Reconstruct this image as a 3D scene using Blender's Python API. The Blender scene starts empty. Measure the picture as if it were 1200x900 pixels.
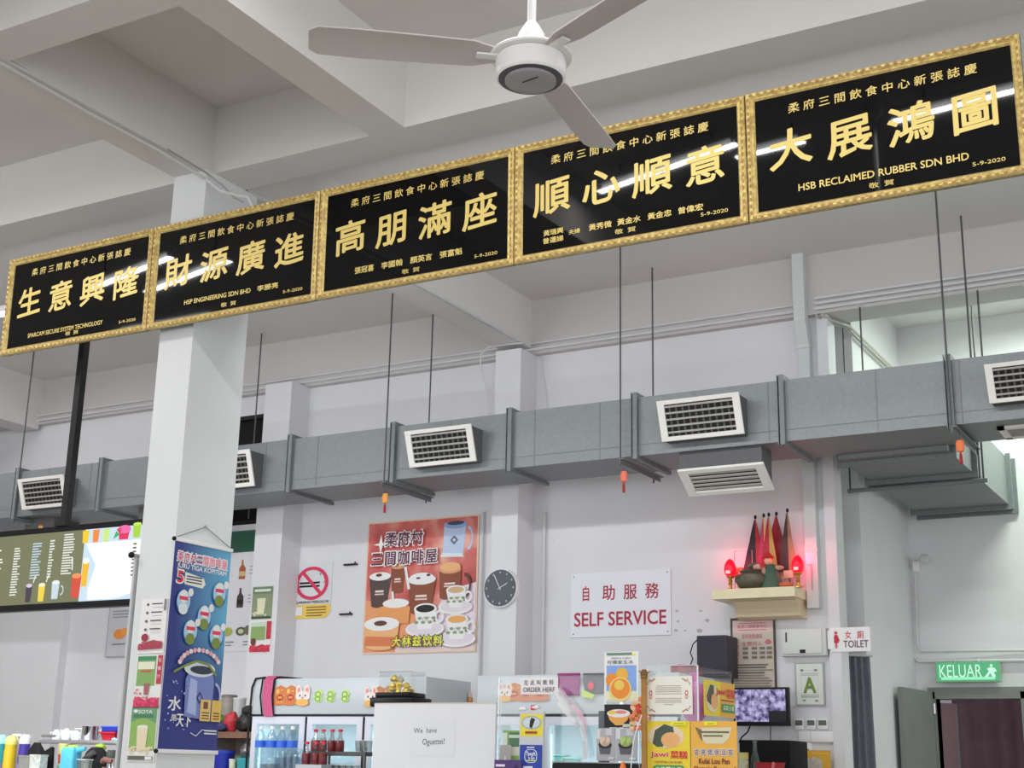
import bpy, bmesh, math, random
from mathutils import Vector, Matrix
random.seed(7)
SC = bpy.context.scene
COL = SC.collection

# ------------------------------------------------------------------ camera
FPX = 1622.0                                   # focal length in pixels of a 1200 px wide frame
YAW, PITCH, ROLL = math.radians(29.73), math.radians(15.55), math.radians(1.216)
EYE = Vector((0, 0, 1.4))
_cy, _sy, _cp, _sp = math.cos(YAW), math.sin(YAW), math.cos(PITCH), math.sin(PITCH)
FWD = Vector((-_sy * _cp, _cy * _cp, _sp)); _r0 = Vector((_cy, _sy, 0)); _u0 = _r0.cross(FWD)
RGT = math.cos(ROLL) * _r0 + math.sin(ROLL) * _u0
UPV = -math.sin(ROLL) * _r0 + math.cos(ROLL) * _u0
cam = bpy.data.cameras.new('camera'); cam.sensor_width = 36; cam.lens = FPX / 1200 * 36
cam.clip_start = 0.05; cam.clip_end = 200
camo = bpy.data.objects.new('camera', cam); COL.objects.link(camo)
camo.matrix_world = Matrix(((RGT.x, UPV.x, -FWD.x, EYE.x), (RGT.y, UPV.y, -FWD.y, EYE.y), (RGT.z, UPV.z, -FWD.z, EYE.z), (0, 0, 0, 1)))
SC.camera = camo

# ------------------------------------------------------------------ light and exposure
SC.view_settings.view_transform = 'Standard'; SC.view_settings.look = 'None'
SC.view_settings.gamma = 1; SC.view_settings.use_curve_mapping = False
SC.view_settings.exposure = -0.12
W = bpy.data.worlds.new('World'); SC.world = W; W.use_nodes = True
_bg = W.node_tree.nodes['Background']; _bg.inputs[0].default_value = (0.97, 0.98, 1.0, 1); _bg.inputs[1].default_value = 0.9
def area(name, loc, rot, sx, sy, power, color=(1, 1, 1)):
    l = bpy.data.lights.new(name, 'AREA'); l.shape = 'RECTANGLE'; l.size = sx; l.size_y = sy; l.energy = power; l.color = color
    o = bpy.data.objects.new(name, l); o.location = loc; o.rotation_euler = rot; COL.objects.link(o); return o
# daylight through the open front and the open right side of the hall
area('daylight_front', (-4, -7.9, 2.7), (math.radians(90), 0, 0), 22, 4.6, 520, (0.98, 0.985, 1.0))
area('daylight_right', (8.9, 1.0, 2.7), (math.radians(90), 0, math.radians(90)), 14, 4.6, 230, (0.95, 0.98, 1.0))

# ------------------------------------------------------------------ pixel rays of the photograph onto real planes
def ray(px, py): return FWD + RGT * ((px - 600) / FPX) - UPV * ((py - 450) / FPX)
def P(px, py, y): d = ray(px, py); return EYE + d * (y / d.y)
def PX(px, py, x): d = ray(px, py); return EYE + d * (x / d.x)
def PZ(px, py, z): d = ray(px, py); return EYE + d * ((z - EYE.z) / d.z)

# ------------------------------------------------------------------ materials
def lin(c): c /= 255.0; return c / 12.92 if c <= .04045 else ((c + .055) / 1.055) ** 2.4
def L(rgb, k=1.0): return tuple(min(.92, lin(c) * k) for c in rgb) + (1,)
ALB = 1 / .70                                    # how bright a white surface reads in the hall's light
MATS = {}
def mat(key, rgb, rough=.55, metal=0, noise=0, scale=8, bump=0, emit=0, raw=False, spec=.5, coat=0):
    if key in MATS: return MATS[key]
    m = bpy.data.materials.new(key); m.use_nodes = True; nt = m.node_tree; b = nt.nodes['Principled BSDF']
    c = L(rgb, 1 if raw else .55 if max(rgb) < 60 and not emit else ALB)
    b.inputs['Base Color'].default_value = c; b.inputs['Roughness'].default_value = rough; b.inputs['Metallic'].default_value = metal
    b.inputs['Specular IOR Level'].default_value = spec; b.inputs['Coat Weight'].default_value = coat
    if noise or bump:
        tc = nt.nodes.new('ShaderNodeTexCoord'); n = nt.nodes.new('ShaderNodeTexNoise'); n.inputs['Scale'].default_value = scale; n.inputs['Detail'].default_value = 5
        nt.links.new(tc.outputs['Object'], n.inputs['Vector'])
        if noise:
            r = nt.nodes.new('ShaderNodeValToRGB'); r.color_ramp.elements[0].position = .3; r.color_ramp.elements[1].position = .7
            r.color_ramp.elements[0].color = tuple(x * (1 - noise) for x in c[:3]) + (1,)
            r.color_ramp.elements[1].color = tuple(min(.95, x * (1 + noise)) for x in c[:3]) + (1,)
            nt.links.new(n.outputs['Fac'], r.inputs['Fac']); nt.links.new(r.outputs['Color'], b.inputs['Base Color'])
        if bump:
            bp = nt.nodes.new('ShaderNodeBump'); bp.inputs['Strength'].default_value = bump; bp.inputs['Distance'].default_value = .01
            nt.links.new(n.outputs['Fac'], bp.inputs['Height']); nt.links.new(bp.outputs['Normal'], b.inputs['Normal'])
    if emit:
        b.inputs['Base Color'].default_value = tuple(x * .12 for x in c[:3]) + (1,)
        b.inputs['Emission Color'].default_value = L(rgb); b.inputs['Emission Strength'].default_value = emit
    MATS[key] = m; return m
def col(r, g, b, rough=.55):                     # plain print or plastic colour
    return mat('paint_%02x%02x%02x_%d' % (r, g, b, int(rough * 100)), (r, g, b), rough)
def glow(r, g, b, e): return mat('glow_%02x%02x%02x_%d' % (r, g, b, int(e * 10)), (r, g, b), .4, emit=e, raw=True)
def glass(key, tint=(1, 1, 1), refl=.1, rough=.02):
    if key in MATS: return MATS[key]
    m = bpy.data.materials.new(key); m.use_nodes = True; nt = m.node_tree; nt.nodes.remove(nt.nodes['Principled BSDF'])
    out = nt.nodes['Material Output']; t = nt.nodes.new('ShaderNodeBsdfTransparent'); g = nt.nodes.new('ShaderNodeBsdfGlossy'); mx = nt.nodes.new('ShaderNodeMixShader')
    t.inputs[0].default_value = tuple(tint) + (1,); g.inputs['Roughness'].default_value = rough; mx.inputs[0].default_value = refl
    nt.links.new(t.outputs[0], mx.inputs[1]); nt.links.new(g.outputs[0], mx.inputs[2]); nt.links.new(mx.outputs[0], out.inputs['Surface'])
    MATS[key] = m; return m

WALL = mat('white_wall_paint', (196, 196, 199), .75, noise=.025, scale=1.3, bump=.04)
BEAM = mat('beam_paint', (176, 172, 172), .8, noise=.03, scale=.9)
CEIL = mat('ceiling_paint', (193, 191, 189), .8, noise=.03, scale=.9, bump=.03)
PILL = mat('pillar_paint', (197, 200, 202), .6, noise=.02, scale=2)
FLOOR = mat('floor_tile', (138, 133, 124), .35, noise=.06, scale=2)
GALV = mat('galvanised_sheet', (114, 118, 120), .5, metal=.25, noise=.06, scale=38, bump=.02)
GALVD = mat('galvanised_flange', (104, 110, 112), .5, metal=.0, noise=.1, scale=40)
VENTW = mat('vent_frame_white', (205, 203, 198), .5)
VENTS = mat('vent_slat', (150, 147, 142), .5)
DARK = mat('vent_inside', (26, 25, 26), .8)
PLASTER = mat('insulated_box', (84, 84, 86), .7, noise=.05, scale=20)
WHITEP = mat('white_plastic', (218, 220, 222), .4)
PVC = mat('pvc_conduit', (186, 187, 187), .5)
BLACKM = mat('black_metal', (24, 24, 28), .45)
BLACKP = mat('black_plastic', (30, 29, 33), .4, spec=.25)
STEEL = mat('brushed_steel', (186, 186, 190), .3, metal=.85)
ROD = mat('threaded_rod', (78, 78, 80), .5, metal=.5)
GLASS = glass('clear_glass', (.96, .98, .98), .07)
ACRYL = glass('clear_acrylic', (.97, .98, .98), .05)
CHROME = mat('chrome', (200, 200, 205), .15, metal=1)

# ------------------------------------------------------------------ builders
ROOT = {}                                        # object -> matrix of its thing
def tag(o, label=None, cat=None, group=None, kind=None):
    if label: o['label'] = label
    if cat: o['category'] = cat
    if group: o['group'] = group
    if kind: o['kind'] = kind
    return o
def thing(name, label, cat, loc=(0, 0, 0), rz=0, group=None):
    o = bpy.data.objects.new(name, None); COL.objects.link(o); o.empty_display_size = .1
    o.matrix_world = Matrix.Translation(Vector(loc)) @ Matrix.Rotation(rz, 4, 'Z')
    ROOT[o] = o.matrix_world.copy(); return tag(o, label, cat, group)

class MB:
    def __init__(s): s.v = []; s.f = []; s.m = []; s.s = []; s.mats = []
    def mi(s, m):
        if m not in s.mats: s.mats.append(m)
        return s.mats.index(m)
    def add(s, vs, fs, m, smooth=False):
        o = len(s.v); s.v += [Vector(v) for v in vs]; i = s.mi(m)
        for f in fs: s.f.append([k + o for k in f]); s.m.append(i); s.s.append(smooth)
        return s
    def box(s, x0, y0, z0, x1, y1, z1, m):
        x0, x1 = sorted((x0, x1)); y0, y1 = sorted((y0, y1)); z0, z1 = sorted((z0, z1))
        vs = [(x, y, z) for z in (z0, z1) for y in (y0, y1) for x in (x0, x1)]
        return s.add(vs, [(0, 2, 3, 1), (4, 5, 7, 6), (0, 1, 5, 4), (2, 6, 7, 3), (0, 4, 6, 2), (1, 3, 7, 5)], m)
    def rbox(s, x0, y0, z0, x1, y1, z1, m, r=.01, seg=2):
        bm = bmesh.new(); bmesh.ops.create_cube(bm, size=1)
        for v in bm.verts: v.co = Vector(((x0 + x1) / 2 + v.co.x * abs(x1 - x0), (y0 + y1) / 2 + v.co.y * abs(y1 - y0), (z0 + z1) / 2 + v.co.z * abs(z1 - z0)))
        bmesh.ops.bevel(bm, geom=bm.edges[:], offset=r, segments=seg, profile=.5, affect='EDGES')
        bm.verts.index_update(); s.add([v.co.copy() for v in bm.verts], [[v.index for v in f.verts] for f in bm.faces], m, True); bm.free(); return s
    def lathe(s, prof, c, m, n=20, smooth=True, sx=1, sy=1):
        vs = []; fs = []
        for r, z in prof:
            for k in range(n):
                a = 2 * math.pi * k / n; vs.append((c[0] + r * sx * math.cos(a), c[1] + r * sy * math.sin(a), c[2] + z))
        for j in range(len(prof) - 1):
            for k in range(n): fs.append((j * n + k, j * n + (k + 1) % n, (j + 1) * n + (k + 1) % n, (j + 1) * n + k))
        fs.append(tuple(range(n - 1, -1, -1))); fs.append(tuple((len(prof) - 1) * n + k for k in range(n)))
        return s.add(vs, fs, m, smooth)
    def tube(s, pts, r, m, n=8):
        pts = [Vector(p) for p in pts]; vs = []; fs = []; rr = r if isinstance(r, (list, tuple)) else [r] * len(pts); ref = None
        for i, p in enumerate(pts):
            t = (pts[min(i + 1, len(pts) - 1)] - pts[max(i - 1, 0)]).normalized()
            if ref is None: ref = Vector((0, 0, 1)) if abs(t.z) < .9 else Vector((1, 0, 0))
            a = (ref - t * ref.dot(t)).normalized(); b = t.cross(a); ref = a
            for k in range(n): vs.append(p + (a * math.cos(2 * math.pi * k / n) + b * math.sin(2 * math.pi * k / n)) * rr[i])
        for j in range(len(pts) - 1):
            for k in range(n): fs.append((j * n + k, j * n + (k + 1) % n, (j + 1) * n + (k + 1) % n, (j + 1) * n + k))
        fs.append(tuple(range(n - 1, -1, -1))); fs.append(tuple((len(pts) - 1) * n + k for k in range(n)))
        return s.add(vs, fs, m, True)
    def ball(s, c, rx, ry, rz, m, n=14, k=9, wob=0):
        vs = [(c[0], c[1], c[2] - rz)]; fs = []
        for j in range(1, k):
            t = -math.pi / 2 + math.pi * j / k
            for i in range(n):
                a = 2 * math.pi * i / n; q = 1 + (random.uniform(-wob, wob) if wob else 0)
                vs.append((c[0] + rx * q * math.cos(t) * math.cos(a), c[1] + ry * q * math.cos(t) * math.sin(a), c[2] + rz * q * math.sin(t)))
        vs.append((c[0], c[1], c[2] + rz)); e = len(vs) - 1
        for i in range(n): fs.append((0, 1 + (i + 1) % n, 1 + i)); fs.append((e, 1 + (k - 2) * n + i, 1 + (k - 2) * n + (i + 1) % n))
        for j in range(k - 2):
            for i in range(n): fs.append((1 + j * n + i, 1 + j * n + (i + 1) % n, 1 + (j + 1) * n + (i + 1) % n, 1 + (j + 1) * n + i))
        return s.add(vs, fs, m, True)
    def prism(s, poly, y0, y1, m, side=None):    # polygon in x,z pushed from y0 (front) to y1 (back)
        n = len(poly); ar = sum(poly[i][0] * poly[(i + 1) % n][1] - poly[(i + 1) % n][0] * poly[i][1] for i in range(n))
        if ar < 0: poly = poly[::-1]
        vs = [(x, y0, z) for x, z in poly] + [(x, y1, z) for x, z in poly]
        s.add(vs, [tuple(range(n)), tuple(range(2 * n - 1, n - 1, -1))], m)
        return s.add(vs, [((i + 1) % n, i, n + i, n + (i + 1) % n) for i in range(n)], side or m)
    def build(s, name, parent=None, local=False, loc=None):
        me = bpy.data.meshes.new(name); T = Matrix.Identity(4)
        if parent is not None and not local: T = ROOT[parent].inverted()
        if loc is not None: T = Matrix.Translation(-Vector(loc))
        me.from_pydata([tuple(T @ v) for v in s.v], [], s.f)
        for m in s.mats: me.materials.append(m)
        me.polygons.foreach_set('material_index', s.m); me.polygons.foreach_set('use_smooth', s.s)
        me.update(); o = bpy.data.objects.new(name, me); COL.objects.link(o)
        if any(s.s):
            md = o.modifiers.new('split', 'EDGE_SPLIT'); md.split_angle = math.radians(38); md.use_edge_sharp = False
        if parent is not None: o.parent = parent; ROOT[o] = ROOT[parent]
        else:
            if loc is not None: o.location = loc
            ROOT[o] = Matrix.Translation(Vector(loc or (0, 0, 0)))
        return o
def clone(root, loc, label=None, group=None):
    r = root.copy(); COL.objects.link(r); r.location = loc
    if label: r['label'] = label
    if group: r['group'] = group
    for ch in list(root.children):
        c = ch.copy(); COL.objects.link(c); c.parent = r
        for g in list(ch.children):
            d = g.copy(); COL.objects.link(d); d.parent = c
    return r
def struct(name, mb): return tag(mb.build(name), kind='structure')

_txt = {}; EM = []
def text_geo(body, bold=0.0, shear=0):
    k = (body, bold, shear)
    if k not in _txt:
        cu = bpy.data.curves.new('t', 'FONT'); cu.body = body; cu.size = 1; cu.resolution_u = 3;  cu.fill_mode = 'FRONT'
        ob = bpy.data.objects.new('t', cu); me = bpy.data.meshes.new_from_object(ob)
        vs = [(v.co.x, v.co.y + shear * v.co.x) for v in me.vertices]; fs = [list(p.vertices) for p in me.polygons]
        fl = [p.normal.z for p in me.polygons]
        fs = [f if z >= 0 else f[::-1] for f, z in zip(fs, fl)]
        bpy.data.objects.remove(ob); bpy.data.curves.remove(cu); bpy.data.meshes.remove(me)
        x0 = min(v[0] for v in vs); x1 = max(v[0] for v in vs); y0 = min(v[1] for v in vs); y1 = max(v[1] for v in vs)
        if len(body) == 1 and ord(body) > 0x2E80:        # keep an ideograph's own size inside its square
            if not EM: cu_ = bpy.data.curves.new('t', 'FONT'); cu_.body = '圖'; cu_.size = 1; ob_ = bpy.data.objects.new('t', cu_); me_ = bpy.data.meshes.new_from_object(ob_); EM.extend([min(v.co.x for v in me_.vertices), max(v.co.x for v in me_.vertices), min(v.co.y for v in me_.vertices), max(v.co.y for v in me_.vertices)]); bpy.data.objects.remove(ob_); bpy.data.curves.remove(cu_); bpy.data.meshes.remove(me_)
            cx, cy = (EM[0] + EM[1]) / 2, (EM[2] + EM[3]) / 2 + shear * .5; hw, hh = (EM[1] - EM[0]) / 2 * 1.04, (EM[3] - EM[2]) / 2 * 1.04
            x0, x1, y0, y1 = cx - hw, cx + hw, cy - hh, cy + hh
        _txt[k] = ([((x - x0) / max(1e-6, x1 - x0), (y - y0) / max(1e-6, y1 - y0)) for x, y in vs], fs)
    return _txt[k]

class Sheet:                                     # something flat, facing local -Y; u, v run 0..1 over its face
    def __init__(s, name, label, cat, c, w, h, m, rz=0, thick=.004, group=None, single=False, base='sheet', build_base=True):
        s.w, s.h, s.n, s.single = w, h, 0, single; s.k = 0; s.vmap = None
        s.loc = Vector(c); s.rz = rz; s.name, s.meta = name, (label, cat, group); s.t = thick
        s.root = None if single else thing(name, label, cat, c, rz, group)
        s.mb = MB(); s.pn = base
        if build_base: s.mb.box(-w / 2, -thick, 0, w / 2, 0, h, m)
        else: s.mb.mi(m)
    def q(s, u, v):
        if s.vmap: v = s.vmap(v)
        return ((u - .5) * s.w, -(s.t + .0012 + s.n * .0005 + (s.k % 24) * .00002), v * s.h)
    def poly(s, pts, m): s.k += 1; s.mb.add([s.q(u, v) for u, v in pts], [tuple(range(len(pts)))] if s.ccw(pts) else [tuple(range(len(pts) - 1, -1, -1))], m); s.n += 1; return s
    def ccw(s, pts): n = len(pts); return sum(pts[i][0] * pts[(i + 1) % n][1] - pts[(i + 1) % n][0] * pts[i][1] for i in range(n)) > 0
    def rect(s, u0, v0, u1, v1, m): return s.poly([(u0, v0), (u1, v0), (u1, v1), (u0, v1)], m)
    def ell(s, u, v, ru, rv, m, n=24, a0=0, a1=360):
        full = a1 - a0 >= 360; k = n if full else n + 1
        return s.poly([(u + ru * math.cos(math.radians(a0 + (a1 - a0) * i / n)), v + rv * math.sin(math.radians(a0 + (a1 - a0) * i / n))) for i in range(k)], m)
    def rrect(s, u0, v0, u1, v1, r, m):
        ru, rv = r / s.w, r / s.h; pts = []
        for (cu, cv, a) in ((u1 - ru, v1 - rv, 0), (u0 + ru, v1 - rv, 90), (u0 + ru, v0 + rv, 180), (u1 - ru, v0 + rv, 270)):
            pts += [(cu + ru * math.cos(math.radians(a + 30 * i)), cv + rv * math.sin(math.radians(a + 30 * i))) for i in range(4)]
        return s.poly(pts, m)
    def ring(s, u, v, ru, rv, k, m, n=28, a0=0, a1=360):
        vs = []; fs = []; s.k += 1
        for i in range(n + 1):
            a = math.radians(a0 + (a1 - a0) * i / n)
            vs += [s.q(u + ru * math.cos(a), v + rv * math.sin(a)), s.q(u + ru * k * math.cos(a), v + rv * k * math.sin(a))]
        for i in range(n): fs.append((2 * i, 2 * i + 2, 2 * i + 3, 2 * i + 1))
        s.mb.add(vs, fs, m); s.n += 1; return s
    def line(s, pts, wd, m):                     # a stroke of width wd metres
        for (a, b) in zip(pts[:-1], pts[1:]):
            A = Vector((a[0] * s.w, a[1] * s.h)); B = Vector((b[0] * s.w, b[1] * s.h)); d = (B - A)
            if d.length < 1e-6: continue
            n = Vector((-d.y, d.x)).normalized() * wd / 2
            s.poly([((p.x) / s.w, (p.y) / s.h) for p in (A - n, B - n, B + n, A + n)], m); s.n -= 1
        s.n += 1; return s
    def text(s, body, u0, v0, u1, v1, m, bold=0, shear=0):
        vs, fs = text_geo(body, 0, shear); b = bold * (v1 - v0) * s.h; du, dv = b / s.w, b / s.h
        for (a, c) in (((0, 0),) if bold <= 0 else ((0, 0), (1, 0), (-1, 0), (0, 1), (0, -1), (.7, .7), (-.7, .7), (.7, -.7), (-.7, -.7))):
            s.k += 1; s.mb.add([s.q(u0 + x * (u1 - u0) + a * du, v0 + y * (v1 - v0) + c * dv) for x, y in vs], fs, m)
        s.n += 1; return s
    def part(s, name):
        if s.single: return s
        s.flush(); s.pn = name; return s
    def flush(s):
        if s.mb.f: o = s.mb.build(s.pn, s.root, local=True); s.last = o
        s.mb = MB()
    def done(s):
        if s.single:
            o = s.mb.build(s.name); o.location = s.loc; o.rotation_euler = (0, 0, s.rz); tag(o, *s.meta); return o
        s.flush(); return s.root
def rect_at(px0, py0, px1, py1, y):              # photographed top-left and bottom-right corner -> base centre, width, height
    a = P(px0, py0, y); b = P(px1, py1, y); return Vector(((a.x + b.x) / 2, y, b.z)), b.x - a.x, a.z - b.z
def sheet_px(name, label, cat, box, y, m, **k):
    c, w, h = rect_at(*box, y); return Sheet(name, label, cat, c, w, h, m, **k)

# ================================================================== THE ROOM
ZS, ZB = 5.58, 5.105                             # slab underside, beam underside
YW = 10.7                                        # back wall
struct('floor', MB().box(-22, -8, -.12, 10, 15, 0, FLOOR))
struct('ceiling', MB().box(-22, -8, ZS, 10, 15, ZS + .2, CEIL))
struct('ceiling_beam_cross', MB().box(-22, 6.27, ZB, 10, 6.57, ZS, CEIL))
struct('ceiling_beam_wall', MB().box(-22, 10.62, 5.06, 10, 10.95, ZS, BEAM))
struct('ceiling_beam_main', MB().box(-6.13, -8, ZB, -5.87, 10.62, ZS, CEIL))
struct('ceiling_beam_near', MB().box(-4.617, -8, ZB, -4.364, 6.27, ZS, CEIL))
struct('ceiling_beam_short', MB().box(-5.87, 4.34, ZB, -4.617, 4.592, ZS, CEIL))
struct('ceiling_beam_far', MB().box(-12.55, 6.57, ZB - .1, -12.24, 10.62, ZS, CEIL))
mb = MB()
for b in ((-20, 0, -10.4, 5.06), (-8.86, 0, -3.19, 5.06), (-10.4, 0, -8.86, 3.72), (-10.4, 4.86, -8.86, 5.06)): mb.box(b[0], YW, b[1], b[2], YW + .15, b[3], WALL)
struct('wall_back', mb)
struct('wall_left', MB().box(-15.2, 2, 0, -15, YW, ZS, WALL))
struct('wall_partition', MB().box(-15, 10.6, 0, P(66, 800, 10.6).x, YW, 3.3, WALL))
struct('wall_toilet', MB().box(-7, 11.3, 0, -3.1, 12.9, ZS, WALL))
DX0, DX1, DZ = -2.93, -2.2, 2.14                 # the doorway under the exit sign
mb = MB(); mb.box(-3.1, 12.9, 0, DX0, 13.05, ZS, WALL); mb.box(DX1, 12.9, 0, 8, 13.05, ZS, WALL); mb.box(DX0, 12.9, DZ, DX1, 13.05, ZS, WALL)
struct('wall_rear', mb)
struct('column_entrance', MB().box(-6.13, 6.2, 0, -5.85, 6.7, ZB, PILL))
for i, (a, b) in enumerate(((-8.78, -8.45), (P(574, 700, 10.4).x, P(605, 700, 10.4).x))):
    struct('column_wall_%d' % (i + 1), MB().box(a, 10.4, 0, b, YW, 5.06, WALL))
# the louvred dark window high beside the left wall column
wf = mat('window_grey', (58, 56, 57), .6, spec=.2); wp = mat('window_dark_glass', (46, 44, 44), .6, spec=.1)
mb = MB(); mb.box(-10.4, YW + .05, 3.72, -8.86, YW + .09, 4.86, wp)
for z in (3.72, 4.82): mb.box(-10.4, YW, z, -8.86, YW + .1, z + .04, wf)
for x in (-10.4, -9.65, -8.9): mb.box(x, YW, 3.72, x + .04, YW + .1, 4.86, wf)
struct('window_1', mb)
# pilaster edge strip at the end of the back wall
struct('trim_1', MB().box(-3.21, YW - .04, 0, -3.12, YW + .16, 5.06, WALL))

# ================================================================== AIR DUCT
DY0, DY1, DZ0, DZ1 = 9.65, 10.25, 3.775, 4.245
duct = thing('air_duct', 'long grey galvanised air duct hung in front of the back wall', 'duct', (-5.5, 9.95, DZ0))
MB().box(-14.9, DY0, DZ0, 3.5, DY1, DZ1, GALV).build('duct_body', duct)
mb = MB()
for i in range(26):
    x = -14.5 + i * .7 + (.11 if i % 2 else 0); mb.box(x, DY0 - .003, DZ0 + .004, x + .006, DY0, DZ1 - .004, GALVD)
mb.box(-14.9, DY0 - .004, DZ0 + .085, 3.5, DY0, DZ0 + .089, GALVD)
mb.build('seam', duct)
flx = [P(px, py, DY0 - .02).x for px, py in ((18, 590), (117, 575), (340, 545), (461, 535), (598, 515), (745, 500), (917, 480), (1114, 460))]
for x in flx:
    mb = MB(); mb.box(x - .018, DY0 - .04, DZ0 - .03, x + .018, DY0, DZ1 + .035, GALVD); mb.box(x - .018, DY0 + .0005, DZ1, x + .018, DY1 + .04, DZ1 + .035, GALVD)
    mb.box(x - .035, DY0 - .04, DZ0 - .03, x - .03, DY0 - .002, DZ1 + .035, GALVD)
    mb.box(x - .018, DY0 + .0005, DZ0 - .03, x + .018, DY1 + .04, DZ0, GALVD); mb.build('flange', duct)
for px, py in ((452, 566), (731, 548), (1120, 505), (20, 606)):
    x = P(px, py, DY0 - .05).x; mb = MB()
    mb.box(x - .02, DY0 - .09, DZ0 - .036, x + .02, DY1 + .09, DZ0 - .03, GALVD); mb.box(x - .019, DY0 - .088, DZ0 - .07, x - .014, DY1 + .098, DZ0 - .0365, GALVD)
    mb.build('support_bracket', duct)
for px, py, y, zb in ((452, 520, 9.58, DZ0 - .08), (727, 480, 9.58, DZ0 - .08), (1108, 400, 9.58, DZ0 - .08), (20, 580, 9.58, DZ0 - .08), (504, 460, 10.31, DZ0 - .08), (765, 420, 10.31, DZ0 - .08), (1135, 380, 10.31, DZ0 - .08), (301, 470, 10.31, DZ0 - .08)):
    x = P(px, py, y).x; MB().tube([(x, y, zb), (x, y, ZS if y < 10.5 else 5.06)], .0075, ROD, 6).build('hanger_rod', duct)

def diffuser(x0, x1, z0, z1, tp=.2, bt=.1, seed=0, blades=5):
    # wedge box standing off the duct face: the grille leans so that it looks down into the hall
    pl = MB(); yt, yb = DY0 - tp, DY0 - bt
    vs = [(x0, yb, z0), (x1, yb, z0), (x1, yt, z1), (x0, yt, z1), (x0, DY0, z0), (x1, DY0, z0), (x1, DY0, z1), (x0, DY0, z1)]
    pl.add(vs, [(0, 1, 5, 4), (3, 7, 6, 2), (0, 4, 7, 3), (1, 2, 6, 5), (0, 3, 2, 1)], PLASTER); box = pl.build('vent_box', duct)
    def g(u, v, o): z = z0 + (z1 - z0) * v; y = yb + (yt - yb) * v; return (x0 + (x1 - x0) * u, y - o, z)
    def slab(mb, u0, v0, u1, v1, o0, o1, m):
        vs = [g(u0, v0, o0), g(u1, v0, o0), g(u1, v1, o0), g(u0, v1, o0), g(u0, v0, o1), g(u1, v0, o1), g(u1, v1, o1), g(u0, v1, o1)]
        mb.add(vs, [(4, 5, 6, 7), (0, 4, 7, 3), (1, 2, 6, 5), (0, 1, 5, 4), (3, 7, 6, 2), (0, 3, 2, 1)], m)
    fr = MB(); e = .09; w = -.02
    slab(fr, w, w, 1 - w, e, .001, .016, VENTW); slab(fr, w, 1 - e, 1 - w, 1 - w, .001, .016, VENTW)
    slab(fr, w, e, e * .75, 1 - e, .001, .016, VENTW); slab(fr, 1 - e * .75, e, 1 - w, 1 - e, .001, .016, VENTW); fr.build('grille_frame', box)
    dk = MB(); slab(dk, e * .7, e, 1 - e * .7, 1 - e, .0005, .002, DARK)
    sl = MB()
    for k in range(blades):
        v = e + (1 - 2 * e) * (k + .62) / blades; slab(sl, e * .7, v - .02, 1 - e * .7, v + .028, .006, .012, VENTS)
    for k in range(10):
        u = e + (1 - 2 * e) * (k + .5) / 10; slab(sl, u - .012, e, u + .012, 1 - e, .003, .006, mat('vent_fin', (70, 67, 66), .6))
    dk.build('grille_opening', box); sl.build('grille_slats', box)
def diff_px(a, b, **k):                          # grille corners: top-left, bottom-right
    A = P(*a, DY0 - .2); B = P(*b, DY0 - .1); diffuser(A.x + .02, B.x + .02, B.z, A.z, **k)
diff_px((21, 563), (78, 592)); diff_px((236, 534), (296, 569)); diff_px((474, 507), (555, 540)); diff_px((769, 472), (868, 508)); diff_px((1152, 429), (1262, 462))
# grille box under the duct, tilted to the hall
A = P(796, 552, DY0 + .05); B = P(893, 548, DY0 + .05); zt = DZ0
mb = MB(); x0, x1 = A.x, B.x; ya, yb2 = DY0 + .05, DY0 + .27
mb.add([(x0, ya, zt - .13), (x1, ya, zt - .13), (x1, yb2, zt - .28), (x0, yb2, zt - .28), (x0, ya, zt), (x1, ya, zt), (x1, yb2, zt), (x0, yb2, zt)],
       [(0, 3, 2, 1), (0, 1, 5, 4), (1, 2, 6, 5), (3, 7, 6, 2), (0, 4, 7, 3)], PLASTER); bx = mb.build('vent_box', duct)
def under(u, v, o): return (x0 + (x1 - x0) * u, ya + (yb2 - ya) * v, zt - .13 - .15 * v - o)
def uslab(mb, u0, v0, u1, v1, o0, o1, m):
    vs = [under(u0, v0, o1), under(u1, v0, o1), under(u1, v1, o1), under(u0, v1, o1), under(u0, v0, o0), under(u1, v0, o0), under(u1, v1, o0), under(u0, v1, o0)]
    mb.add(vs, [(0, 3, 2, 1), (4, 5, 6, 7), (0, 1, 5, 4), (2, 3, 7, 6), (0, 4, 7, 3), (1, 2, 6, 5)], m)
fr = MB()
for r in ((-.02, -.02, 1.02, .12), (-.02, .88, 1.02, 1.02), (-.02, .12, .09, .88), (.91, .12, 1.02, .88)): uslab(fr, *r, 0, .018, VENTW)
fr.build('grille_frame', bx); d2 = MB(); uslab(d2, .08, .1, .92, .9, 0, .003, DARK); d2.build('grille_opening', bx); s2 = MB()
for k in range(5): uslab(s2, .09, .15 + k * .15, .91, .215 + k * .15, .006, .014, VENTS)
s2.build('grille_slats', bx)
# flat grille let into the duct bottom at the right edge
q0 = PZ(1168, 500, DZ0); fr = MB()
fr.box(q0.x, q0.y, DZ0 - .02, q0.x + .5, q0.y + .05, DZ0, VENTW); fr.box(q0.x, q0.y + .3, DZ0 - .02, q0.x + .5, q0.y + .35, DZ0, VENTW); fr.box(q0.x, q0.y, DZ0 - .02, q0.x + .05, q0.y + .35, DZ0, VENTW); fr.box(q0.x + .45, q0.y, DZ0 - .02, q0.x + .5, q0.y + .35, DZ0, VENTW)
fo = fr.build('grille_frame', duct); s2 = MB(); s2.box(q0.x + .04, q0.y + .04, DZ0 - .003, q0.x + .46, q0.y + .31, DZ0, DARK)
for k in range(6): s2.box(q0.x + .05, q0.y + .06 + k * .042, DZ0 - .014, q0.x + .45, q0.y + .08 + k * .042, DZ0 - .006, VENTS)
s2.build('grille_slats', fo)
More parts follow.
